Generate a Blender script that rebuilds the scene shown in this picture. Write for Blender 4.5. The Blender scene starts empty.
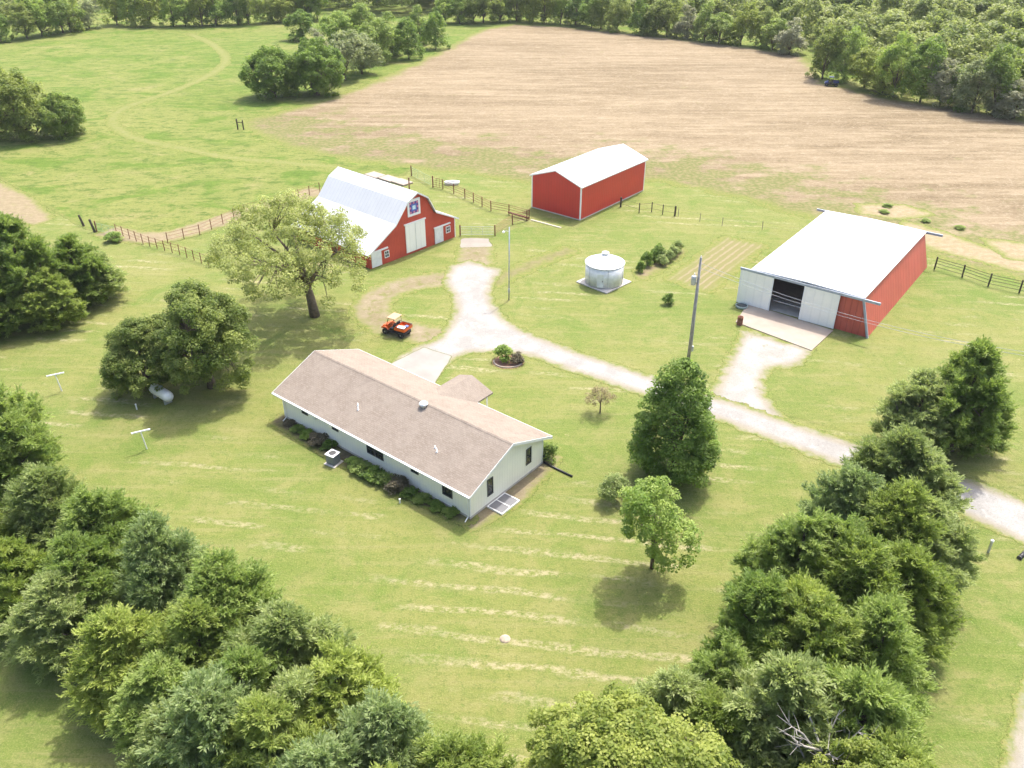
import bpy, math, random
import numpy as np
from mathutils import Vector, Matrix

R = math.radians
SC = bpy.context.scene
COL = SC.collection

# ------------------------------------------------------------------ camera model (used to survey ground points)
F_PX, PITCH, CAM_H = 840.0, R(31.3), 40.0
_cp, _sp = math.cos(PITCH), math.sin(PITCH)

def at(x, y, z=0.0):
    """surveyed point of the place: pixel of the photograph -> world point at height z"""
    a, b = (x - 512) / F_PX, (384 - y) / F_PX
    d = (a, _cp + b * _sp, -_sp + b * _cp)
    t = (z - CAM_H) / d[2]
    return Vector((t * d[0], t * d[1], z))

cam = bpy.data.cameras.new('camera')
cam.sensor_width = 36.0
cam.lens = 36.0 * F_PX / 1024
cam.clip_start, cam.clip_end = 0.5, 3000
camo = bpy.data.objects.new('camera', cam)
COL.objects.link(camo)
camo.location = (0, 0, CAM_H)
camo.rotation_euler = (R(90) - PITCH, 0, 0)
SC.camera = camo

# ------------------------------------------------------------------ light
SUN_EL, SUN_AZ = R(63.5), R(31)
w = bpy.data.worlds.new('World')
SC.world = w
w.use_nodes = True
nt = w.node_tree
sky = nt.nodes.new('ShaderNodeTexSky')
sky.sky_type = 'NISHITA'
sky.sun_disc = False
sky.sun_elevation = SUN_EL
sky.sun_rotation = SUN_AZ
sky.dust_density = 5.0
sky.ozone_density = 0.4
sky.air_density = 1.0
bg = nt.nodes['Background']
bg.inputs[1].default_value = 0.15
nt.links.new(sky.outputs[0], bg.inputs[0])
sl = bpy.data.lights.new('sun', 'SUN')
sl.energy = 2.0
sl.angle = R(0.6)
sl.color = (1.0, 0.96, 0.89)
so = bpy.data.objects.new('sun', sl)
COL.objects.link(so)
_v = Vector((math.cos(SUN_EL) * math.sin(SUN_AZ), math.cos(SUN_EL) * math.cos(SUN_AZ), math.sin(SUN_EL)))
so.rotation_euler = _v.to_track_quat('Z', 'Y').to_euler()
so.location = (60, 90, 140)
SC.view_settings.view_transform = 'Standard'
SC.view_settings.look = 'None'
SC.view_settings.exposure = 1.5
SC.view_settings.gamma = 1.0
SC.render.engine = 'CYCLES'
SC.cycles.max_bounces = 8
SC.cycles.diffuse_bounces = 6
SC.cycles.glossy_bounces = 2
SC.cycles.transmission_bounces = 3
SC.cycles.transparent_max_bounces = 8
SC.cycles.volume_bounces = 0
SC.cycles.use_denoising = True
SC.cycles.denoising_input_passes = 'RGB_ALBEDO_NORMAL'

# ------------------------------------------------------------------ material helpers
class NT:
    def __init__(s, name):
        s.m = bpy.data.materials.new(name)
        s.m.use_nodes = True
        s.t = s.m.node_tree
        s.b = s.t.nodes['Principled BSDF']
        s.out = s.t.nodes['Material Output']
    def n(s, typ, **kw):
        x = s.t.nodes.new('ShaderNode' + typ)
        for k, v in kw.items():
            setattr(x, k, v)
        return x
    def l(s, a, b):
        s.t.links.new(a, b)
    def val(s, sock, v):
        if hasattr(v, 'is_linked') or hasattr(v, 'links'):
            s.l(v, sock)
        else:
            sock.default_value = v
    def math(s, op, a, b=0.0, c=None, clamp=False):
        x = s.n('Math', operation=op, use_clamp=clamp)
        s.val(x.inputs[0], a); s.val(x.inputs[1], b)
        if c is not None: s.val(x.inputs[2], c)
        return x.outputs[0]
    def ramp(s, v, lo, hi, a=0.0, b=1.0):
        x = s.n('MapRange', interpolation_type='SMOOTHSTEP')
        s.val(x.inputs[0], v); s.val(x.inputs[1], lo); s.val(x.inputs[2], hi)
        s.val(x.inputs[3], a); s.val(x.inputs[4], b)
        return x.outputs[0]
    def pos(s, rot=0.0, scale=(1, 1, 1)):
        g = s.n('NewGeometry')
        mp = s.n('Mapping')
        mp.inputs['Rotation'].default_value = (0, 0, rot)
        mp.inputs['Scale'].default_value = scale
        s.l(g.outputs['Position'], mp.inputs['Vector'])
        return mp.outputs[0]
    def obj(s, scale=(1, 1, 1)):
        g = s.n('TexCoord')
        mp = s.n('Mapping')
        mp.inputs['Scale'].default_value = scale
        s.l(g.outputs['Object'], mp.inputs['Vector'])
        return mp.outputs[0]
    def noise(s, vec, scale, detail=3.0, rough=0.55, dist=0.0):
        x = s.n('TexNoise')
        x.inputs['Scale'].default_value = scale
        x.inputs['Detail'].default_value = detail
        x.inputs['Roughness'].default_value = rough
        x.inputs['Distortion'].default_value = dist
        s.l(vec, x.inputs['Vector'])
        return x.outputs['Fac']
    def mix(s, f, a, b, mode='MIX'):
        x = s.n('Mix', data_type='RGBA', blend_type=mode)
        s.val(x.inputs[0], f)
        s.val(x.inputs[6], a if not isinstance(a, tuple) else (*a, 1)[:4])
        s.val(x.inputs[7], b if not isinstance(b, tuple) else (*b, 1)[:4])
        return x.outputs[2]
    def attr(s, name):
        return s.n('Attribute', attribute_name=name).outputs['Fac']
    def bump(s, h, strength=0.3, dist=0.05):
        x = s.n('Bump')
        x.inputs['Strength'].default_value = strength
        x.inputs['Distance'].default_value = dist
        s.l(h, x.inputs['Height'])
        s.l(x.outputs[0], s.b.inputs['Normal'])
    def color(s, c):
        s.val(s.b.inputs['Base Color'], c if not isinstance(c, tuple) else (*c, 1)[:4])
    def set(s, rough=0.7, metal=0.0, spec=0.4):
        s.b.inputs['Roughness'].default_value = rough
        s.b.inputs['Metallic'].default_value = metal
        s.b.inputs['Specular IOR Level'].default_value = spec
    def ragged(s, edge, amp=0.7, soft=0.35, nscale=0.9, fine=0.6):
        """sheet thins out raggedly along its edge (bare soil or gravel scattering into grass)"""
        p = s.pos()
        n1 = s.noise(p, nscale, 3)
        n2 = s.noise(p, nscale * 7, 2)
        d = s.math('ADD', s.math('ADD', edge, 0.25), s.math('MULTIPLY', s.math('SUBTRACT', n1, 0.5), amp * 2))
        d = s.math('ADD', d, s.math('MULTIPLY', s.math('SUBTRACT', n2, 0.5), fine))
        bc = s.b.inputs['Base Color']
        src = bc.links[0].from_socket
        gcol = s.mix(s.ramp(s.noise(p, 2.4, 4, 0.8), 0.35, 0.65), (0.105, 0.145, 0.028), (0.185, 0.182, 0.062))
        s.l(s.mix(s.ramp(d, -soft * 0.7, soft * 1.3), gcol, src), bc)   # grass growing in along the margin
        f = s.ramp(d, -soft * 0.8 - 0.06, -soft * 0.8 + 0.06)
        tr = s.n('BsdfTransparent')
        mx = s.n('MixShader')
        s.l(f, mx.inputs[0]); s.l(tr.outputs[0], mx.inputs[1]); s.l(s.b.outputs[0], mx.inputs[2])
        s.l(mx.outputs[0], s.out.inputs['Surface'])

def paint(name, c, rough=0.6, metal=0.0, var=0.12, scale=1.5, spec=0.4, streak=None):
    k = NT(name)
    p = k.obj()
    n = k.noise(p, scale, 4, 0.6)
    f = k.ramp(n, 0.3, 0.75)
    lo = tuple(x * (1 - var) for x in c); hi = tuple(min(1, x * (1 + var * 0.6)) for x in c)
    col = k.mix(f, lo, hi)
    if streak:
        n2 = k.noise(k.obj((6, 6, 0.35)), 1.2, 3)
        col = k.mix(k.ramp(n2, 0.55, 0.8, 0, streak[1]), col, streak[0])
    k.color(col)
    k.set(rough, metal, spec)
    return k.m

# ------------------------------------------------------------------ mesh helpers
class MB:
    def __init__(s):
        s.v = []; s.f = []; s.mi = []
    def add(s, vs, fs, m=0):
        o = len(s.v)
        s.v += [tuple(p) for p in vs]
        for f in fs:
            s.f.append([i + o for i in f]); s.mi.append(m)
        return s
    def box(s, x0, x1, y0, y1, z0, z1, m=0, mat=None):
        vs = [(x, y, z) for z in (z0, z1) for x, y in ((x0, y0), (x1, y0), (x1, y1), (x0, y1))]
        if mat is not None: vs = [tuple(mat @ Vector(p)) for p in vs]
        return s.add(vs, [(3, 2, 1, 0), (4, 5, 6, 7), (0, 1, 5, 4), (1, 2, 6, 5), (2, 3, 7, 6), (3, 0, 4, 7)], m)
    def bbox(s, x0, x1, y0, y1, z0, z1, b=0.03, m=0, mat=None):
        """box with chamfered edges"""
        X = (x0, x0 + b, x1 - b, x1); Y = (y0, y0 + b, y1 - b, y1); Z = (z0, z0 + b, z1 - b, z1)
        vs = []; idx = {}
        for i in range(4):
            for j in range(4):
                for kk in range(4):
                    c = (i in (0, 3)) + (j in (0, 3)) + (kk in (0, 3))
                    if c == 1:
                        idx[(i, j, kk)] = len(vs); vs.append((X[i], Y[j], Z[kk]))
        if mat is not None: vs = [tuple(mat @ Vector(p)) for p in vs]
        q = []
        for e in (0, 3):
            q.append([(e, 1, 1), (e, 2, 1), (e, 2, 2), (e, 1, 2)][::1 if e else -1])
            q.append([(1, e, 1), (1, e, 2), (2, e, 2), (2, e, 1)][::1 if e else -1])
            q.append([(1, 1, e), (2, 1, e), (2, 2, e), (1, 2, e)][::1 if e else -1])
        near = lambda e: 1 if e == 0 else 2
        for e in (0, 3):
            for g in (0, 3):
                q.append([(e, near(g), 1), (e, near(g), 2), (near(e), g, 2), (near(e), g, 1)])
                q.append([(e, 1, near(g)), (e, 2, near(g)), (near(e), 2, g), (near(e), 1, g)])
                q.append([(1, e, near(g)), (2, e, near(g)), (2, near(e), g), (1, near(e), g)])
                for h in (0, 3):
                    q.append([(e, near(g), near(h)), (near(e), g, near(h)), (near(e), near(g), h)])
        return s.add(vs, [[idx[k] for k in f] for f in q], m)
    def tube(s, pts, r, n=8, m=0, cap=True):
        pts = [Vector(p) for p in pts]
        rs = r if isinstance(r, (list, tuple)) else [r] * len(pts)
        vs = []; fs = []
        for i, p in enumerate(pts):
            d = (pts[min(i + 1, len(pts) - 1)] - pts[max(i - 1, 0)])
            d = d.normalized() if d.length > 1e-9 else Vector((0, 0, 1))
            u = d.cross(Vector((0, 0, 1)) if abs(d.z) < 0.95 else Vector((1, 0, 0))).normalized()
            v = d.cross(u)
            for k in range(n):
                a = 2 * math.pi * k / n
                vs.append(p + (u * math.cos(a) + v * math.sin(a)) * rs[i])
        for i in range(len(pts) - 1):
            for k in range(n):
                fs.append((i * n + k, (i + 1) * n + k, (i + 1) * n + (k + 1) % n, i * n + (k + 1) % n))
        if cap:
            fs.append(tuple(range(n))); fs.append(tuple(reversed(range((len(pts) - 1) * n, len(pts) * n))))
        return s.add(vs, fs, m)
    def lathe(s, prof, n=24, c=(0, 0, 0), m=0):
        vs = []; fs = []
        for r, z in prof:
            for k in range(n):
                a = 2 * math.pi * k / n
                vs.append((c[0] + r * math.cos(a), c[1] + r * math.sin(a), c[2] + z))
        for i in range(len(prof) - 1):
            for k in range(n):
                fs.append((i * n + k, i * n + (k + 1) % n, (i + 1) * n + (k + 1) % n, (i + 1) * n + k))
        fs.append(tuple(reversed(range(n)))); fs.append(tuple(range((len(prof) - 1) * n, len(prof) * n)))
        return s.add(vs, fs, m)
    def prism(s, poly, axis, a0, a1, m=0):
        """polygon (list of 2d points) extruded along an axis ('x','y','z')"""
        def P(p, a):
            return {'x': (a, p[0], p[1]), 'y': (p[0], a, p[1]), 'z': (p[0], p[1], a)}[axis]
        n = len(poly)
        vs = [P(p, a0) for p in poly] + [P(p, a1) for p in poly]
        fs = [tuple(range(n)), tuple(reversed(range(n, 2 * n)))] + [(i, i + n, (i + 1) % n + n, (i + 1) % n) for i in range(n)]
        return s.add(vs, fs, m)
    def build(s, name, mats, parent=None, smooth=False, loc=None):
        me = bpy.data.meshes.new(name)
        me.from_pydata(s.v, [], s.f)
        if not isinstance(mats, (list, tuple)): mats = [mats]
        for x in mats: me.materials.append(x)
        if len(mats) > 1: me.polygons.foreach_set('material_index', s.mi)
        import bmesh
        b = bmesh.new(); b.from_mesh(me)
        bmesh.ops.recalc_face_normals(b, faces=b.faces)
        b.to_mesh(me); b.free()
        if smooth: me.polygons.foreach_set('use_smooth', [True] * len(me.polygons))
        me.update()
        o = bpy.data.objects.new(name, me)
        COL.objects.link(o)
        if parent is not None: o.parent = parent
        if loc is not None: o.location = loc
        return o

def tag(o, label=None, cat=None, group=None, kind=None):
    if label: o['label'] = label
    if cat: o['category'] = cat
    if group: o['group'] = group
    if kind: o['kind'] = kind
    return o

def thing(name, label, cat, loc=(0, 0, 0), rz=0.0, group=None):
    o = bpy.data.objects.new(name, None)
    COL.objects.link(o)
    o.location = loc; o.rotation_euler = (0, 0, rz)
    o.empty_display_size = 0.3
    return tag(o, label, cat, group)

def copy_tree(root, label, loc, rz=None, scale=None, cat=None, group=None, mats=None):
    def cp(o, par):
        c = o.copy(); COL.objects.link(c)
        if par is not None:
            c.parent = par
        for ch in o.children: cp(ch, c)
        return c
    c = cp(root, None)
    c.location = loc
    if rz is not None: c.rotation_euler = (0, 0, rz)
    if scale is not None: c.scale = scale
    c['label'] = label
    if cat: c['category'] = cat
    if group: c['group'] = group
    return c

# ------------------------------------------------------------------ sheets of ground
def sheet(name, pts, z, mat, cell=0.6, margin=1.2, kind='structure', line=None, label=None):
    P = np.array([(p[0], p[1]) for p in pts], float)
    lo, hi = P.min(0) - margin, P.max(0) + margin
    xs = np.arange(lo[0], hi[0] + cell, cell); ys = np.arange(lo[1], hi[1] + cell, cell)
    gx, gy = np.meshgrid(xs, ys, indexing='ij')
    q = np.stack([gx.ravel(), gy.ravel()], 1)
    n = len(P)
    dist = np.full(len(q), 1e9); inside = np.zeros(len(q), bool)
    for i in range(n):
        a, b = P[i], P[(i + 1) % n]
        e = b - a
        t = np.clip(((q - a) @ e) / max(e @ e, 1e-9), 0, 1)
        dist = np.minimum(dist, np.hypot(*(q - a - t[:, None] * e).T))
        c = (a[1] > q[:, 1]) != (b[1] > q[:, 1])
        with np.errstate(divide='ignore', invalid='ignore'):
            xi = (b[0] - a[0]) * (q[:, 1] - a[1]) / (b[1] - a[1]) + a[0]
        inside ^= c & (q[:, 0] < xi)
    sd = np.where(inside, dist, -dist)
    extra = None
    if line is not None:
        extra = np.full(len(q), 1e9)
        for a, b in zip(line[:-1], line[1:]):
            a = np.array(a[:2]); b = np.array(b[:2]); e = b - a
            t = np.clip(((q - a) @ e) / max(e @ e, 1e-9), 0, 1)
            extra = np.minimum(extra, np.hypot(*(q - a - t[:, None] * e).T))
    nx, ny = len(xs), len(ys)
    ii, jj = np.meshgrid(np.arange(nx - 1), np.arange(ny - 1), indexing='ij')
    i0 = (ii * ny + jj).ravel()
    F = np.stack([i0, i0 + ny, i0 + ny + 1, i0 + 1], 1)
    keep = (sd[F] > -margin).any(1)
    F = F[keep]
    used = np.unique(F)
    remap = np.full(len(q), -1); remap[used] = np.arange(len(used))
    V = np.column_stack([q[used], np.zeros(len(used))])
    me = np_mesh(name, V, remap[F])
    at1 = me.attributes.new('edge', 'FLOAT', 'POINT'); at1.data.foreach_set('value', sd[used].astype(np.float32))
    if extra is not None:
        at2 = me.attributes.new('near', 'FLOAT', 'POINT'); at2.data.foreach_set('value', extra[used].astype(np.float32))
    me.materials.append(mat)
    o = bpy.data.objects.new(name, me)
    COL.objects.link(o)
    o.location.z = z
    tag(o, label, None, None, kind)
    return o

def np_mesh(name, V, F):
    me = bpy.data.meshes.new(name)
    V = np.asarray(V, np.float32); F = np.asarray(F, np.int32)
    k = F.shape[1]
    me.vertices.add(len(V)); me.vertices.foreach_set('co', V.ravel())
    me.loops.add(F.size); me.loops.foreach_set('vertex_index', F.ravel())
    me.polygons.add(len(F)); me.polygons.foreach_set('loop_start', np.arange(0, F.size, k, dtype=np.int32))
    me.update(calc_edges=True)
    return me

def ribbon(pts, wd):
    """outline of a band of given width along a line of points"""
    L, Rr = [], []
    wl = list(wd) if isinstance(wd, (list, tuple)) else [wd, wd]
    ws = np.interp(np.linspace(0, len(wl) - 1, len(pts)), range(len(wl)), wl)
    for i, p in enumerate(pts):
        d = (pts[min(i + 1, len(pts) - 1)] - pts[max(i - 1, 0)]); d.z = 0; d.normalize()
        n = Vector((-d.y, d.x, 0)) * ws[i] / 2
        L.append(p + n); Rr.append(p - n)
    return L + Rr[::-1]

def smooth_line(pts, k=6):
    out = []
    P = [pts[0]] + list(pts) + [pts[-1]]
    for i in range(1, len(P) - 2):
        for j in range(k):
            t = j / k
            a, b, c, d = P[i - 1], P[i], P[i + 1], P[i + 2]
            out.append(0.5 * ((2 * b) + (c - a) * t + (2 * a - 5 * b + 4 * c - d) * t * t + (3 * b - a - 3 * c + d) * t ** 3))
    out.append(P[-2])
    return out

def closed_smooth(pts, k=5):
    n = len(pts); out = []
    for i in range(n):
        a, b, c, d = pts[i - 1], pts[i], pts[(i + 1) % n], pts[(i + 2) % n]
        for j in range(k):
            t = j / k
            out.append(0.5 * ((2 * b) + (c - a) * t + (2 * a - 5 * b + 4 * c - d) * t * t + (3 * b - a - 3 * c + d) * t ** 3))
    return out

def pix(*ps):
    return [at(x, y) for x, y in ps]

# ---- ground materials
def lawn_mat():
    k = NT('mown_grass')
    p = k.pos()
    r8 = R(8)
    big = k.noise(p, 0.04, 4, 0.6, 0.5)
    mid = k.noise(p, 0.30, 5, 0.7, 0.4)
    fine = k.noise(p, 2.4, 5, 0.85)
    blade = k.noise(p, 9.0, 3, 0.8)
    pr = k.pos(rot=r8)
    c = k.mix(k.ramp(big, 0.36, 0.62), (0.118, 0.161, 0.033), (0.167, 0.181, 0.050))
    c = k.mix(k.ramp(mid, 0.45, 0.66, 0, 0.7), c, (0.208, 0.201, 0.073))
    c = k.mix(k.ramp(mid, 0.46, 0.30, 0, 0.6), c, (0.098, 0.148, 0.024))
    # soft mowing bands, each pass laid over the other way
    sx = k.n('SeparateXYZ'); k.l(pr, sx.inputs[0])
    wob = k.noise(k.pos(rot=r8, scale=(0.12, 0.5, 1)), 1.0, 2)
    ph = k.math('ADD', sx.outputs[1], k.math('MULTIPLY', wob, 1.4))
    row = k.math('COSINE', k.math('MULTIPLY', ph, 2 * math.pi / 2.0))
    st = k.noise(k.pos(rot=r8, scale=(0.10, 1.2, 1)), 1.1, 4, 0.7)
    c = k.mix(k.ramp(st, 0.46, 0.70, 0, 0.55), c, (0.224, 0.209, 0.088))
    c = k.mix(k.ramp(row, -0.6, 0.9, 0, 0.22), c, (0.100, 0.147, 0.028))
    # scalped thatch along some of the passes, most of it in the open lawn and by the clotheslines
    dist = k.n('VectorMath', operation='DISTANCE'); k.l(p, dist.inputs[0]); dist.inputs[1].default_value = (2.989, 35.571, 0.000)
    near = k.ramp(dist.outputs['Value'], 16.0, 5.0, 0.0, 0.17)
    patch = k.math('ADD', k.noise(k.pos(rot=r8, scale=(0.35, 0.6, 1)), 0.24, 3, 0.6), near)
    brk = k.noise(k.pos(rot=r8, scale=(0.9, 1.5, 1)), 1.7, 5, 0.8)
    m = k.math('MULTIPLY', k.ramp(row, 0.30, 1.0), k.ramp(patch, 0.50, 0.66))
    m = k.math('MULTIPLY', m, k.ramp(brk, 0.42, 0.60))
    c = k.mix(k.math('MULTIPLY', m, 0.8), c, (0.358, 0.305, 0.194))
    sp = k.noise(p, 0.55, 4, 0.65)
    c = k.mix(k.ramp(sp, 0.66, 0.78, 0, 0.75), c, (0.329, 0.280, 0.170))
    # clover and fresh growth
    gr = k.noise(p, 0.15, 5, 0.7, 0.8)
    c = k.mix(k.ramp(gr, 0.50, 0.68, 0, 0.7), c, (0.090, 0.150, 0.022))
    wd = k.noise(p, 1.5, 4, 0.75)
    c = k.mix(k.ramp(wd, 0.56, 0.70, 0, 0.55), c, (0.077, 0.132, 0.020))
    c = k.mix(k.ramp(wd, 0.42, 0.28, 0, 0.45), c, (0.219, 0.209, 0.080))
    c = k.mix(k.ramp(fine, 0.50, 0.64, 0, 0.75), c, k.mix(0.55, c, (0.045, 0.076, 0.012)))
    c = k.mix(k.ramp(blade, 0.47, 0.64, 0, 0.6), c, k.mix(0.5, c, (0.319, 0.305, 0.129)))
    k.color(c); k.set(0.897, 0.000, 0.149)
    h = k.math('ADD', k.math('MULTIPLY', fine, 0.9), k.math('MULTIPLY', blade, 0.5))
    k.bump(h, 1.0, 0.12)
    return k.m

def pasture_mat():
    k = NT('pasture_grass')
    p = k.pos()
    big = k.noise(p, 0.022, 3, 0.6, 0.4)
    mid = k.noise(k.pos(scale=(0.7, 1, 1)), 0.13, 6, 0.7, 0.5)
    tuft = k.noise(k.pos(scale=(0.7, 1.2, 1)), 0.45, 6, 0.85)
    fine = k.noise(p, 1.8, 5, 0.85)
    c = k.mix(k.ramp(big, 0.35, 0.65), (0.129, 0.170, 0.034), (0.179, 0.195, 0.056))
    c = k.mix(k.ramp(mid, 0.50, 0.60, 0, 0.9), c, (0.093, 0.154, 0.021))
    c = k.mix(k.ramp(mid, 0.46, 0.30, 0, 0.85), c, (0.228, 0.212, 0.083))
    c = k.mix(k.ramp(tuft, 0.51, 0.60, 0, 0.85), c, (0.067, 0.113, 0.017))
    c = k.mix(k.ramp(tuft, 0.47, 0.34, 0, 0.75), c, (0.221, 0.233, 0.067))
    c = k.mix(k.ramp(fine, 0.48, 0.70, 0, 0.6), c, (0.061, 0.096, 0.017))
    c = k.mix(k.ramp(fine, 0.42, 0.25, 0, 0.4), c, (0.258, 0.246, 0.110))
    k.color(c); k.set(1.107, 0.000, 0.184)
    k.bump(k.math('ADD', k.math('MULTIPLY', tuft, 1.0), k.math('MULTIPLY', fine, 0.4)), 1.0, 0.35)
    k.ragged(k.attr('edge'), 0.8, 0.5, 0.4, 0.5)
    return k.m

def field_mat():
    k = NT('cut_hay_field_soil')
    rot = R(14)
    p = k.pos()
    s1 = k.noise(k.pos(rot=rot, scale=(0.07, 0.7, 1)), 0.55, 6, 0.75, 0.3)
    s2 = k.noise(k.pos(rot=rot, scale=(0.22, 1.1, 1)), 0.8, 6, 0.8)
    big = k.noise(k.pos(rot=rot, scale=(0.4, 1, 1)), 0.035, 4, 0.65)
    clod = k.noise(k.pos(rot=rot, scale=(0.7, 1.0, 1)), 0.55, 6, 0.85)
    fine = k.noise(k.pos(rot=rot, scale=(0.8, 1.2, 1)), 2.2, 4, 0.85)
    c = k.mix(k.ramp(big, 0.35, 0.65), (0.145, 0.110, 0.064), (0.205, 0.160, 0.100))
    c = k.mix(k.ramp(s1, 0.44, 0.62, 0, 0.75), c, (0.265, 0.212, 0.138))
    c = k.mix(k.ramp(s1, 0.44, 0.30, 0, 0.7), c, (0.115, 0.082, 0.047))
    c = k.mix(k.ramp(s2, 0.52, 0.66, 0, 0.75), c, (0.11, 0.080, 0.046))
    c = k.mix(k.ramp(clod, 0.52, 0.64, 0, 0.7), c, (0.285, 0.235, 0.16))
    c = k.mix(k.ramp(clod, 0.46, 0.34, 0, 0.65), c, (0.115, 0.086, 0.05))
    c = k.mix(k.ramp(fine, 0.50, 0.66, 0, 0.7), c, (0.31, 0.26, 0.185))
    c = k.mix(k.ramp(fine, 0.44, 0.30, 0, 0.6), c, (0.10, 0.075, 0.045))
    # regrowth near the yard and along the edges
    near = k.attr('near')
    g = k.noise(k.pos(scale=(1, 1.3, 1)), 0.16, 5, 0.68)
    amt = k.math('ADD', g, k.ramp(near, 1.0, 42.0, 0.16, -0.24))
    c = k.mix(k.ramp(amt, 0.50, 0.66, 0, 0.9), c, k.mix(k.ramp(k.noise(p, 1.6, 3), 0.35, 0.7), (0.105, 0.122, 0.036), (0.185, 0.165, 0.078)))
    c = k.mix(k.ramp(k.noise(p, 0.28, 4, 0.6), 0.64, 0.74, 0, 0.45), c, (0.15, 0.145, 0.06))
    k.color(c); k.set(0.95, 0, 0.1)
    k.bump(k.math('ADD', s2, fine), 0.7, 0.10)
    k.ragged(k.attr('edge'), 2.6, 1.6, 0.22, 1.6)
    return k.m

def gravel_mat(name, base, dark, grass=0.0, amp=0.55, soft=0.25):
    k = NT(name)
    p = k.pos()
    n1 = k.noise(p, 0.4, 4, 0.6)
    n2 = k.noise(p, 14, 2, 0.7)
    n3 = k.noise(p, 2.2, 4, 0.65)
    c = k.mix(k.ramp(n1, 0.35, 0.7), dark, base)
    c = k.mix(k.ramp(n2, 0.42, 0.70, 0, 0.7), c, tuple(x * 0.6 for x in base))
    c = k.mix(k.ramp(k.noise(p, 5.0, 4, 0.8), 0.50, 0.68, 0, 0.5), c, tuple(x * 0.62 for x in dark))
    c = k.mix(k.ramp(n3, 0.6, 0.8, 0, 0.5), c, tuple(x * 0.72 for x in dark))
    if grass:
        g = k.noise(p, 1.1, 5, 0.7)
        c = k.mix(k.ramp(g, 0.66 - grass * 0.25, 0.80 - grass * 0.2, 0, 0.9), c, (0.14, 0.145, 0.05))
    # wheel marks and the edge
    e = k.attr('edge')
    c = k.mix(k.ramp(k.noise(p, 0.9, 5, 0.75, 0.6), 0.52, 0.68, 0, 0.55), c, tuple(x * 1.2 for x in base))
    c = k.mix(k.ramp(e, 0.9, 0.1, 0, 0.6), c, (0.21, 0.18, 0.115))
    k.color(c); k.set(0.95, 0, 0.15)
    k.bump(n2, 0.5, 0.03)
    k.ragged(e, amp, soft, 0.9, 0.5)
    return k.m

def soil_mat(name, a, b, amp=0.6, soft=0.5, grass=0.5):
    k = NT(name)
    p = k.pos()
    c = k.mix(k.ramp(k.noise(p, 1.3, 4, 0.65), 0.3, 0.7), a, b)
    c = k.mix(k.ramp(k.noise(p, 9, 3), 0.4, 0.8, 0, 0.4), c, tuple(x * 0.6 for x in a))
    if grass:
        c = k.mix(k.ramp(k.noise(p, 0.8, 4, 0.7), 0.58 - 0.15 * grass, 0.75, 0, 0.8 * grass), c, (0.19, 0.2, 0.06))
    k.color(c); k.set(0.95, 0, 0.1)
    k.bump(k.noise(p, 8, 3), 0.5, 0.05)
    k.ragged(k.attr('edge'), amp, soft, 0.7, 0.6)
    return k.m

def concrete_mat(name, c0, amp=0.0):
    k = NT(name)
    p = k.pos()
    c = k.mix(k.ramp(k.noise(p, 0.5, 4, 0.6), 0.3, 0.75), tuple(x * 0.82 for x in c0), c0)
    c = k.mix(k.ramp(k.noise(p, 4, 4), 0.55, 0.8, 0, 0.35), c, tuple(x * 0.65 for x in c0))
    k.color(c); k.set(0.85, 0, 0.2)
    k.bump(k.noise(p, 20, 2), 0.2, 0.01)
    if amp: k.ragged(k.attr('edge'), amp, 0.06, 0.8, 0.12)
    return k.m

M_lawn = lawn_mat()
me = np_mesh('ground', [(-800, -120, 0), (800, -120, 0), (800, 1000, 0), (-800, 1000, 0)], [(0, 1, 2, 3)])
me.materials.append(M_lawn)
ground = bpy.data.objects.new('ground', me); COL.objects.link(ground); tag(ground, kind='structure')

# rough pasture: everything left of and behind the mown yard
past = pix((-260, 150), (0, 176), (42, 202), (82, 224), (112, 237), (134, 238), (172, 234), (240, 211), (280, 202), (322, 186), (365, 172),
           (402, 175), (425, 150), (520, 90))
past += [Vector((420, 250, 0)), Vector((420, 420, 0)), Vector((-420, 420, 0))]
sheet('pasture', past, 0.004, pasture_mat(), cell=1.5, margin=2.5)
fedge = pix((262, 133), (300, 147), (345, 157), (405, 166), (470, 171), (530, 182), (650, 178), (730, 193), (800, 213), (880, 231), (935, 255), (1024, 277), (1200, 330))
field = [at(247, 121)] + fedge + pix((1300, 250), (1200, 160), (1024, 121), (960, 110), (880, 98), (850, 90), (820, 83), (812, 70), (800, 56), (750, 48), (690, 41), (620, 33),
                                 (560, 27), (515, 25), (485, 30), (455, 46), (420, 64), (380, 82), (345, 95), (305, 108))
sheet('crop_field', field, 0.008, field_mat(), cell=1.2, margin=3.0, line=fedge)

M_path = soil_mat('worn_path_soil', (0.15, 0.17, 0.055), (0.20, 0.195, 0.085), 1.4, 0.9, 0.9)
trk = smooth_line(pix((336, 167), (290, 163), (234, 158), (176, 147), (133, 137), (113, 122), (127, 107), (176, 90), (211, 74), (226, 59), (212, 44), (190, 34)))
sheet('pasture_track', ribbon(trk, 0.8), 0.012, M_path, cell=0.5, margin=1.0)
M_bare = soil_mat('bare_soil', (0.19, 0.155, 0.095), (0.25, 0.205, 0.13), 0.9, 0.6, 0.55)
sheet('bare_soil_strip', ribbon(smooth_line(pix((108, 231), (135, 237), (170, 236), (205, 226), (243, 213), (280, 203), (318, 190))), 3.2), 0.012, M_bare, cell=0.5, margin=1.2)
sheet('bare_soil_strip', ribbon(smooth_line(pix((-60, 170), (0, 200), (20, 212), (42, 222))), [6, 6, 5, 2]), 0.012, M_bare, cell=0.6, margin=1.5)
M_weed = soil_mat('trodden_soil', (0.22, 0.178, 0.105), (0.29, 0.24, 0.155), 1.0, 0.7, 0.55)
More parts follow.
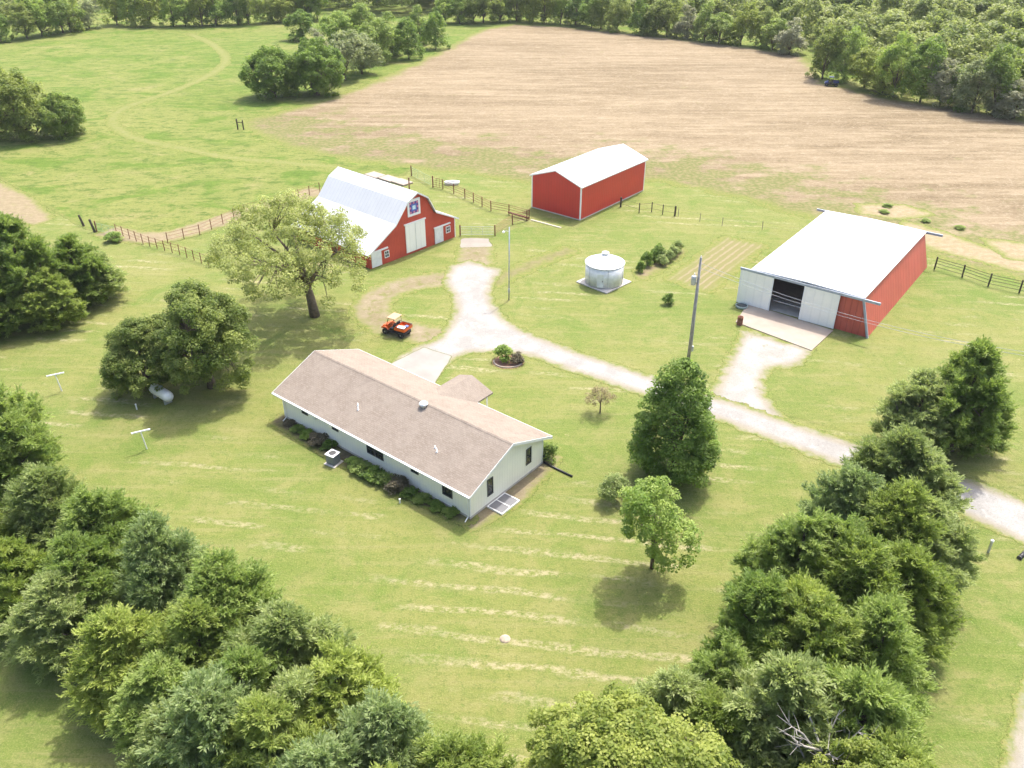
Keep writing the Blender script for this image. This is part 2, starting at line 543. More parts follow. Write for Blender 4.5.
for zq, q in zip((0.012, 0.016, 0.020), (pix((905, 222), (940, 232), (990, 250), (1030, 262), (1035, 274), (985, 262), (935, 248), (905, 236)),
          pix((860, 205), (905, 206), (930, 214), (900, 218), (862, 213)),
          pix((985, 240), (1040, 246), (1060, 262), (1010, 258)))):
    sheet('trodden_soil', q, zq, M_weed, cell=0.7, margin=1.6)

# drive, turning loop, gravel apron, lane
M_grav = gravel_mat('white_gravel', (0.315, 0.306, 0.29), (0.25, 0.241, 0.224), 0.12, 0.75, 0.4)
M_gravw = gravel_mat('weedy_gravel', (0.325, 0.314, 0.295), (0.265, 0.252, 0.225), 0.3, 1.0, 0.5)
drive = pix((452, 267), (469, 262), (486, 267), (499, 270), (491, 283), (488, 293), (491, 305), (503, 321), (525, 333), (570, 351), (657, 380), (700, 394), (745, 408), (800, 428),
            (852, 445), (910, 463), (975, 484), (1024, 503), (1120, 540)) + pix((1120, 580), (1024, 541), (963, 513), (900, 487), (825, 458), (800, 449), (717, 418), (645, 394), (570, 369),
            (529, 354), (499, 351), (467, 352), (448, 360), (440, 369), (428, 384), (395, 362), (420, 347), (441, 339), (452, 325), (458, 310), (455, 295), (446, 282))
sheet('driveway', drive, 0.020, M_grav, cell=0.4, margin=1.0)
sheet('gravel_turnout', pix((745, 332), (731, 362), (718, 388), (712, 404), (740, 413), (785, 424), (763, 397), (759, 381), (768, 367), (797, 364), (810, 350)), 0.016, M_gravw, cell=0.4, margin=1.2)
M_worn = gravel_mat('worn_gravel', (0.25, 0.21, 0.145), (0.185, 0.155, 0.09), 0.8, 1.1, 0.7)
loop_o = smooth_line(pix((462, 338), (440, 337), (410, 331), (386, 324), (373, 313), (374, 302), (388, 291), (410, 284), (445, 279), (465, 279)))
sheet('worn_turning_loop', ribbon(loop_o, 3.1), 0.012, M_worn, cell=0.4, margin=1.0)
sheet('worn_track', ribbon(pix((474, 268), (475, 256), (476, 246)), 3.4), 0.0045, M_worn, cell=0.4, margin=1.0)
sheet('worn_track', ribbon(smooth_line(pix((490, 284), (515, 272), (545, 259), (570, 250))), 1.4), 0.008, soil_mat('worn_lawn', (0.14, 0.135, 0.055), (0.19, 0.165, 0.09), 1.0, 0.9, 0.8), cell=0.4, margin=1.0)
sheet('gravel_road', pix((1006, 790), (1010, 768), (1016, 742), (1022, 718), (1032, 690), (1050, 640), (1140, 640), (1200, 800)), 0.016, M_grav, cell=0.4, margin=1.0)
M_conc = concrete_mat('pale_concrete', (0.36, 0.305, 0.25))
M_concw = concrete_mat('white_concrete', (0.5, 0.48, 0.45))

# ------------------------------------------------------------------ building materials
M_white = paint('white_paint', (0.72, 0.72, 0.70), 0.5)
M_whitetrim = paint('white_trim', (0.78, 0.78, 0.76), 0.5, var=0.05)
M_conc2 = paint('plain_concrete', (0.48, 0.45, 0.40), 0.9)
M_glass = paint('dark_window_glass', (0.03, 0.035, 0.04), 0.12, 0, 0.3, spec=0.6)
M_dark = paint('dark_grey_metal', (0.06, 0.06, 0.065), 0.5)
M_black = paint('black_plastic', (0.018, 0.018, 0.02), 0.45)
M_galv = paint('galvanised_steel', (0.50, 0.52, 0.54), 0.42, 0.55, 0.15, 2.5)
M_rust = paint('rusty_pipe', (0.23, 0.10, 0.06), 0.8, 0.1, 0.3, 4)
M_wood = paint('weathered_wood', (0.23, 0.2, 0.165), 0.9, 0, 0.3, 3)
M_darkwood = paint('dark_post_wood', (0.075, 0.06, 0.045), 0.9, 0, 0.3, 3)
M_rope = paint('wire_steel', (0.55, 0.55, 0.55), 0.4, 0.5)

def ribbed(name, c, axis=0, pitch=0.3, rough=0.5, metal=0.0, bump=0.4, var=0.1, dirt=0.0, contrast=0.25):
    """sheet metal or board siding with ribs across a local axis"""
    k = NT(name)
    tc = k.n('TexCoord'); sx = k.n('SeparateXYZ'); k.l(tc.outputs['Object'], sx.inputs[0])
    u = sx.outputs[axis] if axis < 3 else k.math('ADD', sx.outputs[0], sx.outputs[1])
    wv = k.math('PINGPONG', u, pitch / 2)
    rib = k.ramp(wv, 0.0, pitch * 0.16, 1.0, 0.0)
    n = k.noise(k.obj(), 0.5, 4, 0.6)
    col = k.mix(k.ramp(n, 0.3, 0.7), tuple(x * (1 - var) for x in c), c)
    n2 = k.noise(k.obj((3, 3, 0.3)), 1.3, 3)
    col = k.mix(k.ramp(n2, 0.5, 0.8, 0, dirt), col, tuple(x * 0.6 for x in c))
    col = k.mix(k.math('MULTIPLY', rib, contrast), col, tuple(x * 0.55 for x in c))
    k.color(col); k.set(rough, metal, 0.4)
    k.bump(rib, bump, 0.03)
    return k.m

M_siding = ribbed('mint_board_siding', (0.90, 0.88, 0.77), 3, 0.3, 0.7, 0, 0.3, 0.06, 0.08, 0.12)
M_redbarn = ribbed('barn_red_boards', (0.52, 0.075, 0.04), 3, 0.25, 0.7, 0, 0.3, 0.2, 0.3)
M_redmetal = ribbed('red_ribbed_metal', (0.54, 0.05, 0.038), 3, 0.45, 0.4, 0, 0.4, 0.08, 0.1)
M_fadedred = ribbed('faded_red_ribbed_metal', (0.50, 0.105, 0.075), 3, 0.62, 0.5, 0, 0.9, 0.15, 0.35, 0.5)
M_whiteroof = ribbed('white_metal_roof', (0.55, 0.56, 0.57), 0, 0.6, 0.35, 0, 0.5, 0.06, 0.2, 0.25)
M_whiteroofY = ribbed('white_metal_roof_panel', (0.55, 0.56, 0.57), 1, 0.6, 0.35, 0, 0.5, 0.06, 0.2, 0.25)
M_door = ribbed('off_white_sliding_door', (0.85, 0.83, 0.76), 0, 0.9, 0.5, 0, 0.2, 0.05, 0.1, 0.12)
M_bindark = paint('matte_dark_grey', (0.10, 0.10, 0.10), 0.9)  # one even dark grey, worn by the ash in the burn barrel

def shingle_mat():
    k = NT('tan_shingles')
    tc = k.n('TexCoord')
    sx = k.n('SeparateXYZ'); k.l(tc.outputs['Object'], sx.inputs[0])
    br = k.n('TexBrick')
    mp = k.n('Mapping'); mp.inputs['Scale'].default_value = (1, 1, 1)
    cb = k.n('CombineXYZ'); k.l(sx.outputs[0], cb.inputs[0]); k.l(sx.outputs[1], cb.inputs[1])
    k.l(cb.outputs[0], br.inputs['Vector'])
    br.inputs['Scale'].default_value = 1.0
    br.inputs['Brick Width'].default_value = 0.33
    br.inputs['Row Height'].default_value = 0.15
    br.inputs['Mortar Size'].default_value = 0.012
    br.inputs['Color1'].default_value = (0.235, 0.197, 0.160, 1)
    br.inputs['Color2'].default_value = (0.19, 0.158, 0.128, 1)
    br.inputs['Mortar'].default_value = (0.150, 0.119, 0.100, 1)
    n = k.noise(k.obj(), 0.8, 5, 0.65)
    n2 = k.noise(k.obj((1.2, 0.35, 1)), 1.1, 4, 0.6)
    n3 = k.noise(k.obj(), 9, 3, 0.7)
    c = k.mix(k.ramp(n, 0.3, 0.7, 0, 0.5), br.outputs['Color'], (0.265, 0.228, 0.19))
    c = k.mix(k.ramp(n2, 0.56, 0.78, 0, 0.45), c, (0.156, 0.125, 0.110))
    c = k.mix(k.ramp(n3, 0.45, 0.75, 0, 0.5), c, (0.32, 0.275, 0.23))
    k.color(c); k.set(0.95, 0, 0.15)
    k.bump(br.outputs['Fac'], 0.25, 0.02)
    return k.m
M_shingle = shingle_mat()

def window_part(parent, axis, u0, u1, z0, z1, face, depth=0.05, out=-1, mull=True):
    """window in a wall: frame proud of the wall, dark pane a child of the frame. axis 'x': wall runs along x at y=face; 'y': wall runs along y at x=face"""
    f = MB(); fr = 0.07
    def bx(a0, a1, z0_, z1_, d0, d1, mb):
        d0, d1 = sorted((face + out * d0, face + out * d1))
        if axis == 'x': mb.box(a0, a1, d0, d1, z0_, z1_)
        else: mb.box(d0, d1, a0, a1, z0_, z1_)
    bx(u0 - fr, u0, z0 - fr, z1 + fr, -0.02, depth, f); bx(u1, u1 + fr, z0 - fr, z1 + fr, -0.02, depth, f)
    bx(u0, u1, z0 - fr, z0, -0.02, depth, f); bx(u0, u1, z1, z1 + fr, -0.02, depth, f)
    if mull: bx(u0, u1, (z0 + z1) / 2 - 0.025, (z0 + z1) / 2 + 0.025, 0.012, 0.035, f)
    w_ = f.build('window', M_dark if u1 - u0 < 0.75 or mull else M_dark, parent)
    g = MB(); bx(u0, u1, z0, z1, -0.02, 0.01, g)
    g.build('pane', M_glass, w_)
    return w_

# ------------------------------------------------------------------ farmhouse
HL, HW, HE, HR, OV = 21.2, 8.65, 2.57, 4.51, 0.5
HYAW = R(-38.99)
house = thing('ranch_house', 'long low mint white house with a tan shingle roof in the middle of the lawn', 'house', (-19.5, 60.3, 0), HYAW)
sl_ = (HR - HE) / (HW / 2 + OV)
wz = HE + sl_ * OV - 0.16
wb = MB()
wb.prism([(0, 0.0), (HW, 0.0), (HW, wz), (HW / 2, HR - 0.16), (0, wz)], 'x', 0, HL)
wb.build('wall', M_siding, house)
fb = MB(); fb.box(-0.04, HL + 0.04, -0.04, HW + 0.04, -0.05, 0.18); fb.build('foundation', M_conc2, house)
T = 0.14
def slab(y0, z0, y1, z1, x0, x1, t=T):
    return [(x0, y0, z0 - t), (x1, y0, z0 - t), (x1, y1, z1 - t), (x0, y1, z1 - t), (x0, y0, z0), (x1, y0, z0), (x1, y1, z1), (x0, y1, z1)]
BOXF = [(3, 2, 1, 0), (4, 5, 6, 7), (0, 1, 5, 4), (1, 2, 6, 5), (2, 3, 7, 6), (3, 0, 4, 7)]
rb = MB()
rb.add(slab(-OV, HE, HW / 2, HR, -OV, HL + OV), BOXF)
rb.add(slab(HW / 2, HR, HW + OV, HE, -OV, HL + OV), BOXF)
roof = rb.build('roof', M_shingle, house)
fa = MB()
fa.box(-OV, HL + OV, -OV - 0.03, -OV - 0.004, HE - 0.2, HE + 0.01)
fa.box(-OV, HL + OV, HW + OV + 0.004, HW + OV + 0.03, HE - 0.2, HE + 0.01)
for x in (-OV - 0.03, HL + OV + 0.004):
    for (y0, z0, y1, z1) in ((-OV - 0.03, HE, HW / 2, HR), (HW / 2, HR, HW + OV + 0.03, HE)):
        fa.add([(x, y0, z0 - 0.22), (x + 0.026, y0, z0 - 0.22), (x + 0.026, y1, z1 - 0.22), (x, y1, z1 - 0.22), (x, y0, z0 + 0.012), (x + 0.026, y0, z0 + 0.012), (x + 0.026, y1, z1 + 0.012), (x, y1, z1 + 0.012)], BOXF)
fa.build('fascia', M_whitetrim, house)
gu = MB()
gu.box(-OV, HL + OV, -OV - 0.14, -OV - 0.033, HE - 0.12, HE - 0.02)
gu.build('gutter', M_whitetrim, house)
rc = MB(); rc.add(slab(HW / 2 - 0.16, HR - 0.045, HW / 2, HR + 0.018, -OV, HL + OV, 0.012), BOXF)
rc.add(slab(HW / 2, HR + 0.018, HW / 2 + 0.16, HR - 0.045, -OV, HL + OV, 0.012), BOXF)
rc.build('ridge_cap', M_shingle, roof)
# porch wing on the far side: its own low gable
pg = MB()
px0, px1, pyo, pz, pe = 9.3, 14.0, 11.15, 3.42, 2.60
pm = (px0 + px1) / 2
for (xa, za, xb, zb) in ((pm - 1.45, 2.93, pm, pz), (pm, pz, px1, pe)):
    vs = [(xa, 6.3, za - T), (xb, 6.3, zb - T), (xb, pyo, zb - T), (xa, pyo, za - T), (xa, 6.3, za), (xb, 6.3, zb), (xb, pyo, zb), (xa, pyo, za)]
    pg.add(vs, BOXF)
pg.build('porch_roof', M_shingle, house)
for x in (pm - 1.1, px1 - 0.35):
    pw = MB(); pw.tube([(x, pyo - 0.4, 0), (x, pyo - 0.4, pe + 0.1)], 0.07); pw.build('porch_post', M_whitetrim, house)
pf = MB(); pf.box(pm - 1.4, px1 - 0.1, HW + 0.05, pyo - 0.1, 0, 0.16); pf.build('porch_floor', M_conc2, house)
# corner boards, downspouts
for x, y in ((-0.02, -0.02), (HL - 0.1, -0.02), (HL - 0.1, HW - 0.1), (-0.02, HW - 0.1)):
    cb = MB(); cb.box(x, x + 0.12, y, y + 0.12, 0.15, wz); cb.build('corner_board', M_whitetrim, house)
for xx in (0.3, HL - 0.12):
    d = MB(); d.tube([(xx, -OV - 0.09, HE - 0.12), (xx, -0.1, HE - 0.45), (xx, -0.1, 0.2), (xx + 0.1, -0.55, 0.06)], 0.045, 6)
    d.build('downspout', M_whitetrim, house)
# windows
window_part(house, 'x', 2.62, 3.25, 1.58, 1.86, 0, mull=False)
window_part(house, 'x', 6.42, 7.05, 1.60, 1.92, 0, mull=False)
window_part(house, 'x', 10.52, 11.27, 1.12, 1.94, 0)
window_part(house, 'x', 11.48, 12.22, 1.12, 1.94, 0)
window_part(house, 'x', 15.4, 16.04, 1.60, 1.88, 0, mull=False)
window_part(house, 'x', 18.6, 19.45, 1.06, 1.90, 0, mull=False)
window_part(house, 'y', 1.99, 2.5, 0.90, 2.28, HL, out=1)
window_part(house, 'y', 6.56, 7.07, 1.10, 2.44, HL, out=1)
mb = MB(); mb.bbox(4.0, 4.4, -0.14, -0.002, 1.62, 1.98, 0.02); mb.build('meter_box', M_whitetrim, house)
# roof fittings (children of the roof)
zf = lambda y: HE + sl_ * (y + OV)
fv = MB(); fv.lathe([(0.2, -0.12), (0.2, 0.14), (0.34, 0.16), (0.37, 0.22), (0.30, 0.32), (0.16, 0.38), (0.02, 0.40)], 16, (12.95, 4.0, zf(4.0)))
fv.build('roof_ventilator', M_whitetrim, roof, True)
for x, y, h in ((8.1, 1.44, 0.3), (7.75, 1.75, 0.22), (16.88, 1.28, 0.28), (16.5, 1.5, 0.18)):
    v = MB(); v.lathe([(0.10, -0.06), (0.09, 0.02), (0.04, 0.04), (0.04, h), (0.025, h)], 10, (x, y, zf(y)))
    v.build('vent_pipe', M_whitetrim, roof, True)
# front bed of soil
HM = Matrix.Translation((-19.5, 60.3, 0)) @ Matrix.Rotation(HYAW, 4, 'Z')
def hl(x, y, z=0): return HM @ Vector((x, y, z))
M_mulch = soil_mat('bed_soil', (0.085, 0.075, 0.045), (0.13, 0.11, 0.07), 0.4, 0.3, 0.9)
sheet('planting_bed', [hl(-0.3, 0.1), hl(-0.3, -1.1), hl(9.2, -1.35), hl(14.0, -1.1), hl(21.0, -0.6), hl(21.3, 0.1)], 0.016, M_mulch, cell=0.3, margin=0.5)
M_dirt = soil_mat('pale_bed_soil', (0.17, 0.14, 0.09), (0.23, 0.19, 0.125), 0.5, 0.4, 0.8)
sheet('bare_soil_strip', [hl(21.1, -0.6), hl(21.9, -0.6), hl(22.6, 3.9), hl(21.9, 9.2), hl(21.6, 9.9), hl(20.6, 9.5), hl(21.1, 8.5)], 0.012, M_dirt, cell=0.3, margin=0.6)
sheet('concrete_pad', pix((394, 364), (424, 349), (449, 357), (430, 386)), 0.028, concrete_mat('drive_pad_concrete', (0.275, 0.262, 0.24), 0.15), cell=0.3, margin=0.3)

# cellar window well cover beside the gable
hatch = thing('cellar_hatch', 'white framed two pane cover lying by the gable end wall', 'hatch', hl(21.32, 1.72), HYAW)
f = MB()
f.box(0, 1.45, 0, 0.07, 0, 0.15); f.box(0, 1.45, 2.0, 2.07, 0, 0.15); f.box(0, 0.07, 0.07, 2.0, 0, 0.15); f.box(1.38, 1.45, 0.07, 2.0, 0, 0.15)
f.box(0.07, 1.38, 0.99, 1.06, 0.05, 0.147)
f.build('frame', M_whitetrim, hatch)
M_mesh = paint('grey_screen', (0.16, 0.16, 0.17), 0.5)
for y0 in (0.07, 1.06):
    g = MB(); g.box(0.07, 1.38, y0, y0 + 0.93, 0.09, 0.12); g.build('panel', M_mesh, hatch)

dp = MB(); dp.tube([hl(21.3, 8.72, 0.10), hl(21.8, 8.7, 0.09), hl(24.1, 8.66, 0.08)], 0.085, 8); dp.tube([hl(21.3, 8.7, 0.1), hl(21.28, 8.7, 0.8)], 0.06, 8)
tag(dp.build('drain_pipe', M_black, None, True), 'black drain pipe running out over the grass from the house corner', 'pipe')

# air conditioner
ac = thing('air_conditioner', 'grey air conditioning unit with white top in front of the long wall', 'air conditioner', hl(8.3, -1.75), HYAW + R(8))
MB().box(-0.55, 0.55, -0.55, 0.55, 0, 0.07).build('pad', M_conc2, ac)
k = NT('ac_grille'); tc = k.n('TexCoord'); sx = k.n('SeparateXYZ'); k.l(tc.outputs['Object'], sx.inputs[0])
k.color(k.mix(k.ramp(k.math('PINGPONG', sx.outputs[2], 0.03), 0.006, 0.014), (0.08, 0.09, 0.10), (0.24, 0.26, 0.28))); k.set(0.5, 0.2)
M_acg = k.m
b = MB(); b.bbox(-0.42, 0.42, -0.42, 0.42, 0.08, 0.92, 0.06); b.build('body', M_acg, ac)
b = MB(); b.bbox(-0.45, 0.45, -0.45, 0.45, 0.92, 0.98, 0.02); b.build('top', M_whitetrim, ac)
b = MB(); b.lathe([(0.30, 0), (0.30, 0.012), (0.05, 0.03), (0.02, 0.03)], 20, (0, 0, 0.985)); b.build('fan_grille', M_dark, ac)

# ------------------------------------------------------------------ red gambrel barn
BA, BB = at(370.8, 269.2), at(454.9, 236.9)
BL = (BB - BA).length
BYAW = math.atan2(BB.y - BA.y, BB.x - BA.x)
barn = thing('gambrel_barn', 'red gambrel barn with a quilt square over its big white door', 'barn', BA, BYAW)
DP = 14.6
prof = [(0, 0), (14.0, 0), (14.0, 2.55), (10.5, 4.2), (9.35, 6.35), (7.75, 7.35), (6.15, 6.55), (4.1, 4.3), (0, 2.0)]
b = MB(); b.prism(prof, 'y', 0, DP); b.build('wall', M_redbarn, barn)
rf = MB()
rp = [(-0.45, 1.78), (4.1, 4.36), (6.1, 6.62), (7.75, 7.44), (9.42, 6.42), (10.6, 4.26), (14.45, 2.40)]
for (xa, za), (xb, zb) in zip(rp[:-1], rp[1:]):
    rf.add([(xa, -0.3, za), (xb, -0.3, zb), (xb, DP + 0.3, zb), (xa, DP + 0.3, za), (xa, -0.3, za + 0.09), (xb, -0.3, zb + 0.09), (xb, DP + 0.3, zb + 0.09), (xa, DP + 0.3, za + 0.09)], BOXF)
rf.build('roof', M_whiteroofY, barn)
tr = MB()
for (xa, za), (xb, zb) in zip(rp[:-1], rp[1:]):
    tr.add([(xa, -0.335, za - 0.1), (xb, -0.335, zb - 0.1), (xb, -0.304, zb - 0.1), (xa, -0.304, za - 0.1), (xa, -0.335, za + 0.1), (xb, -0.335, zb + 0.1), (xb, -0.304, zb + 0.1), (xa, -0.304, za + 0.1)], BOXF)
tr.build('rake_trim', M_whitetrim, barn)
b = MB(); b.box(13.9, 14.03, -0.03, 0.09, 0, 2.5); b.build('corner_trim', M_whitetrim, barn)
dr = MB(); dr.box(5.66, 8.84, -0.1, -0.01, 0.3, 3.8); do = dr.build('door', M_door, barn)
t = MB(); t.box(5.5, 9.0, -0.14, -0.005, 3.82, 3.98); t.build('door_track', M_whitetrim, do)
t = MB(); t.box(7.23, 7.27, -0.115, -0.102, 0.35, 3.75); t.build('door_seam', M_galv, do)
for (a0, a1, z1_, h0, h1) in ((0.2, 1.72, 1.84, 0.1, 2.75), (10.4, 11.85, 2.05, 10.3, 13.1)):
    d = MB(); d.box(a0, a1, -0.09, -0.01, 0.08, z1_); dd = d.build('door', M_white, barn)
    t = MB(); t.box(h0, h1, -0.16, -0.005, z1_ + 0.03, z1_ + 0.2); t.build('door_track', M_whitetrim, dd)
for (a0, a1, z0, z1_) in ((2.3, 2.85, 0.78, 1.5), (12.45, 13.05, 1.0, 1.72)):
    f = MB(); fr = 0.08
    f.box(a0 - fr, a0, -0.06, 0.02, z0 - fr, z1_ + fr); f.box(a1, a1 + fr, -0.06, 0.02, z0 - fr, z1_ + fr)
    f.box(a0, a1, -0.06, 0.02, z0 - fr, z0); f.box(a0, a1, -0.06, 0.02, z1_, z1_ + fr)
    f.box((a0 + a1) / 2 - 0.025, (a0 + a1) / 2 + 0.025, -0.045, -0.02, z0, z1_); f.box(a0, a1, -0.043, -0.022, (z0 + z1_) / 2 - 0.025, (z0 + z1_) / 2 + 0.025)
    w_ = f.build('window', M_whitetrim, barn)
    g = MB(); g.box(a0, a1, -0.018, 0.02, z0, z1_); g.build('pane', M_glass, w_)
# quilt square (pattern of coloured patches)
q = MB(); qx, qz, qs = 7.25, 5.72, 1.02
q.box(qx - qs, qx + qs, -0.07, -0.005, qz - qs, qz + qs)
qo = q.build('quilt_board', M_whitetrim, barn)
qm = [paint('quilt_pink', (0.62, 0.22, 0.30), 0.6), paint('quilt_purple', (0.13, 0.07, 0.25), 0.6), paint('quilt_blue', (0.10, 0.17, 0.50), 0.6), paint('quilt_pale', (0.62, 0.80, 0.85), 0.6)]
p_ = MB(); u = 0.72 / 3
def sq(cx, cz, h, m, dep): p_.box(qx + cx - h, qx + cx + h, -0.07 - dep, -0.066, qz + cz - h, qz + cz + h, m)
sq(0, 0, 0.72, 1, 0.004)
for i in (-1, 1):
    for j in (-1, 1):
        sq(i * 0.56, j * 0.56, 0.13, 0, 0.008)
for i, j in ((0, 1), (0, -1), (1, 0), (-1, 0)):
    sq(i * 0.58, j * 0.58, 0.12, 0, 0.0085)
sq(0, 0, 0.42, 2, 0.012); sq(0, 0, 0.24, 3, 0.016)
p_.build('quilt_pattern', qm, qo)

# concrete feed slabs behind the barn
for i, (a, b2) in enumerate((((375, 176), 0), ((389, 179.5), 0), ((402, 183), 0))):
    c0 = at(*a)
    s_ = MB(); s_.bbox(-1.4, 1.4, -1.0, 1.0, 0, 0.25, 0.04)
    o = s_.build('feed_slab', M_conc, None, loc=c0); o.rotation_euler.z = BYAW + R(90)
    tag(o, ('pale concrete slab lying behind the red gambrel barn, farthest from the pipe fence', 'pale concrete slab lying behind the red gambrel barn, between two others',
            'pale concrete slab lying behind the red gambrel barn, nearest the pipe fence')[i], 'slab', 'concrete slabs behind the barn')

# ------------------------------------------------------------------ red machine shed with closed gable
S = (9.16, 108.2, 0); SY = R(50.74)
shed = thing('metal_shed', 'bright red metal shed with white gabled roof at the field edge', 'shed', S, SY)
SLn, SW, SHW, SHR, so_ = 16.12, 8.27, 4.66, 6.12, 0.23
ss = (SHR - SHW) / (SW / 2 + so_)
b = MB(); b.prism([(0, 0), (SW, 0), (SW, SHW + ss * so_ - 0.1), (SW / 2, SHR - 0.1), (0, SHW + ss * so_ - 0.1)], 'x', 0, SLn); b.build('wall', M_redmetal, shed)
b = MB()
b.add(slab(-so_, SHW, SW / 2, SHR, -so_, SLn + so_, 0.09), BOXF); b.add(slab(SW / 2, SHR, SW + so_, SHW, -so_, SLn + so_, 0.09), BOXF)
b.build('roof', M_whiteroof, shed)
for x0, y0 in ((-0.03, -0.03), (-0.03, SW - 0.13), (SLn - 0.13, -0.03)):
    b = MB(); b.box(x0, x0 + 0.16, y0, y0 + 0.16, 0, SHW); b.build('corner_trim', M_whitetrim, shed)
b = MB()
for (y0, z0, y1, z1) in ((-so_, SHW, SW / 2, SHR), (SW / 2, SHR, SW + so_, SHW)):
    for x in (-so_ - 0.03, SLn + so_ + 0.004):
        b.add([(x, y0, z0 - 0.16), (x + 0.026, y0, z0 - 0.16), (x + 0.026, y1, z1 - 0.16), (x, y1, z1 - 0.16), (x, y0, z0 + 0.01), (x + 0.026, y0, z0 + 0.01), (x + 0.026, y1, z1 + 0.01), (x, y1, z1 + 0.01)], BOXF)
b.box(-so_, SLn + so_, -so_ - 0.03, -so_ - 0.004, SHW - 0.16, SHW)
b.build('eave_trim', M_whitetrim, shed)
b = MB(); b.box(-0.035, SLn, -0.035, -0.004, 0, 0.14); b.box(-0.035, -0.004, -0.035, SW, 0, 0.14); b.build('base_trim', M_conc2, shed)

# ------------------------------------------------------------------ slant-walled machinery building
K0 = at(867.4, 337.8); K1 = at(737.4, 301.2)
KYAW = math.atan2((K0 - K1).y, (K0 - K1).x)
KW = (K0 - K1).length
mach = thing('machinery_building', 'wide slant sided building with flat white roof and sliding doors', 'building', K1, KYAW)
KD, KH, INS = 22.36, 4.05, 1.22
# side walls lean in; front and back are trapezoids
rib = MB()
def quadthick(p, t, mb):
    p = [Vector(x) for x in p]; n = (p[1] - p[0]).cross(p[2] - p[0]).normalized() * t
    mb.add([x for x in p] + [x + n for x in p], BOXF)
quadthick([(KW, 0, 0), (KW, KD, 0), (KW - INS, KD, KH), (KW - INS, 0, KH)], -0.1, rib)
quadthick([(0, KD, 0), (0, 0, 0), (INS, 0, KH), (INS, KD, KH)], -0.1, rib)
quadthick([(KW, KD, 0), (0, KD, 0), (INS, KD, KH), (KW - INS, KD, KH)], -0.1, rib)
quadthick([(KW - 3.9, 0.02, 0), (KW - 0.06, 0.02, 0), (KW - INS - 0.03, 0.02, KH), (KW - 3.6, 0.02, KH)], -0.1, rib)
quadthick([(0.06, 0.02, 0), (3.2, 0.02, 0), (3.2, 0.02, KH), (INS + 0.03, 0.02, KH)], -0.1, rib)
b = rib; b.build('wall', M_fadedred, mach)
b = MB()
b.add([(INS - 0.16, -0.18, KH), (KW / 2, -0.18, KH + 0.14), (KW / 2, KD + 0.18, KH + 0.14), (INS - 0.16, KD + 0.18, KH), (INS - 0.16, -0.18, KH + 0.12), (KW / 2, -0.18, KH + 0.26), (KW / 2, KD + 0.18, KH + 0.26), (INS - 0.16, KD + 0.18, KH + 0.12)], BOXF)
b.add([(KW / 2, -0.18, KH + 0.14), (KW - INS + 0.16, -0.18, KH), (KW - INS + 0.16, KD + 0.18, KH), (KW / 2, KD + 0.18, KH + 0.14), (KW / 2, -0.18, KH + 0.26), (KW - INS + 0.16, -0.18, KH + 0.12), (KW - INS + 0.16, KD + 0.18, KH + 0.12), (KW / 2, KD + 0.18, KH + 0.26)], BOXF)
b.build('roof', M_whiteroofY, mach)
M_bluegrey = paint('blue_grey_steel', (0.34, 0.38, 0.44), 0.5, 0.2)
b = MB(); b.box(-0.1, KW + 0.5, -0.34, -0.2, KH - 0.2, KH + 0.06); b.build('door_track', M_bluegrey, mach)
b = MB(); b.box(-0.15, KW + 0.7, KD + 0.2, KD + 0.36, KH - 0.2, KH + 0.06); b.build('rear_track', M_bluegrey, mach)
for sgn in (0, 1):
    b = MB()
    xs0 = (KW, KW - INS) if sgn == 0 else (0, INS)
    b.tube([(xs0[0], -0.06, 0), (xs0[1], -0.06, KH - 0.02)], 0.13, 6)
    b.build('corner_rib', M_bluegrey, mach)
for (a0, a1) in ((0.0, 3.68), (6.95, 10.62)):
    d = MB(); d.box(a0, a1, -0.3, -0.21, 0.06, KH - 0.2); dd = d.build('sliding_door', M_door, mach)
    for xx in (a0, a1 - 0.08):
        e = MB(); e.box(xx, xx + 0.08, -0.325, -0.303, 0.06, KH - 0.22); e.build('door_edge', M_whitetrim, dd)
b = MB(); b.box(0.3, KW - 0.3, 0.15, KD - 0.15, -0.02, 0.03); b.build('interior_floor', M_conc2, mach)
# things standing inside are only dark shapes; one cross rail shows in the opening
b = MB(); b.box(3.7, 6.9, 0.6, 0.72, 0.9, 1.0); b.build('inner_rail', M_galv, mach)

ap = MB()
A4 = [at(735.5, 322.5), at(811.5, 351), at(833, 331), at(748, 304)]
ap.add([(p.x, p.y, 0) for p in A4] + [(p.x, p.y, 0.09) for p in A4], BOXF)
tag(ap.build('concrete_apron', M_conc), 'pinkish concrete apron in front of the sliding doors', None, None, 'structure')

# ------------------------------------------------------------------ grain bin
binr = thing('grain_bin', 'round galvanised grain bin with a conical roof on a square slab', 'grain bin', (10.5, 88.2, 0), R(45))
def corr(name, c, metal):
    k = NT(name); tc = k.n('TexCoord'); sx = k.n('SeparateXYZ'); k.l(tc.outputs['Object'], sx.inputs[0])
    r_ = k.math('PINGPONG', sx.outputs[2], 0.08)
    n = k.noise(k.obj(), 2.5, 4)
    k.color(k.mix(k.ramp(n, 0.3, 0.7), tuple(x * .85 for x in c), c)); k.set(0.4, metal); k.bump(r_, 0.5, 0.4)
    return k.m
M_bin = corr('corrugated_bin_steel', (0.74, 0.75, 0.76), 0.12)
k = NT('bin_roof_steel'); tc = k.n('TexCoord'); gr = k.n('TexGradient', gradient_type='RADIAL'); k.l(tc.outputs['Object'], gr.inputs[0])
r_ = k.ramp(k.math('PINGPONG', gr.outputs['Fac'], 1 / 48), 0.002, 0.005)
k.color(k.mix(r_, (0.45, 0.46, 0.47), k.mix(k.noise(k.obj(), 5, 4), (0.55, 0.56, 0.57), (0.78, 0.79, 0.8)))); k.set(0.45, 0.3); k.bump(r_, 0.5, 0.05)
M_binroof = k.m
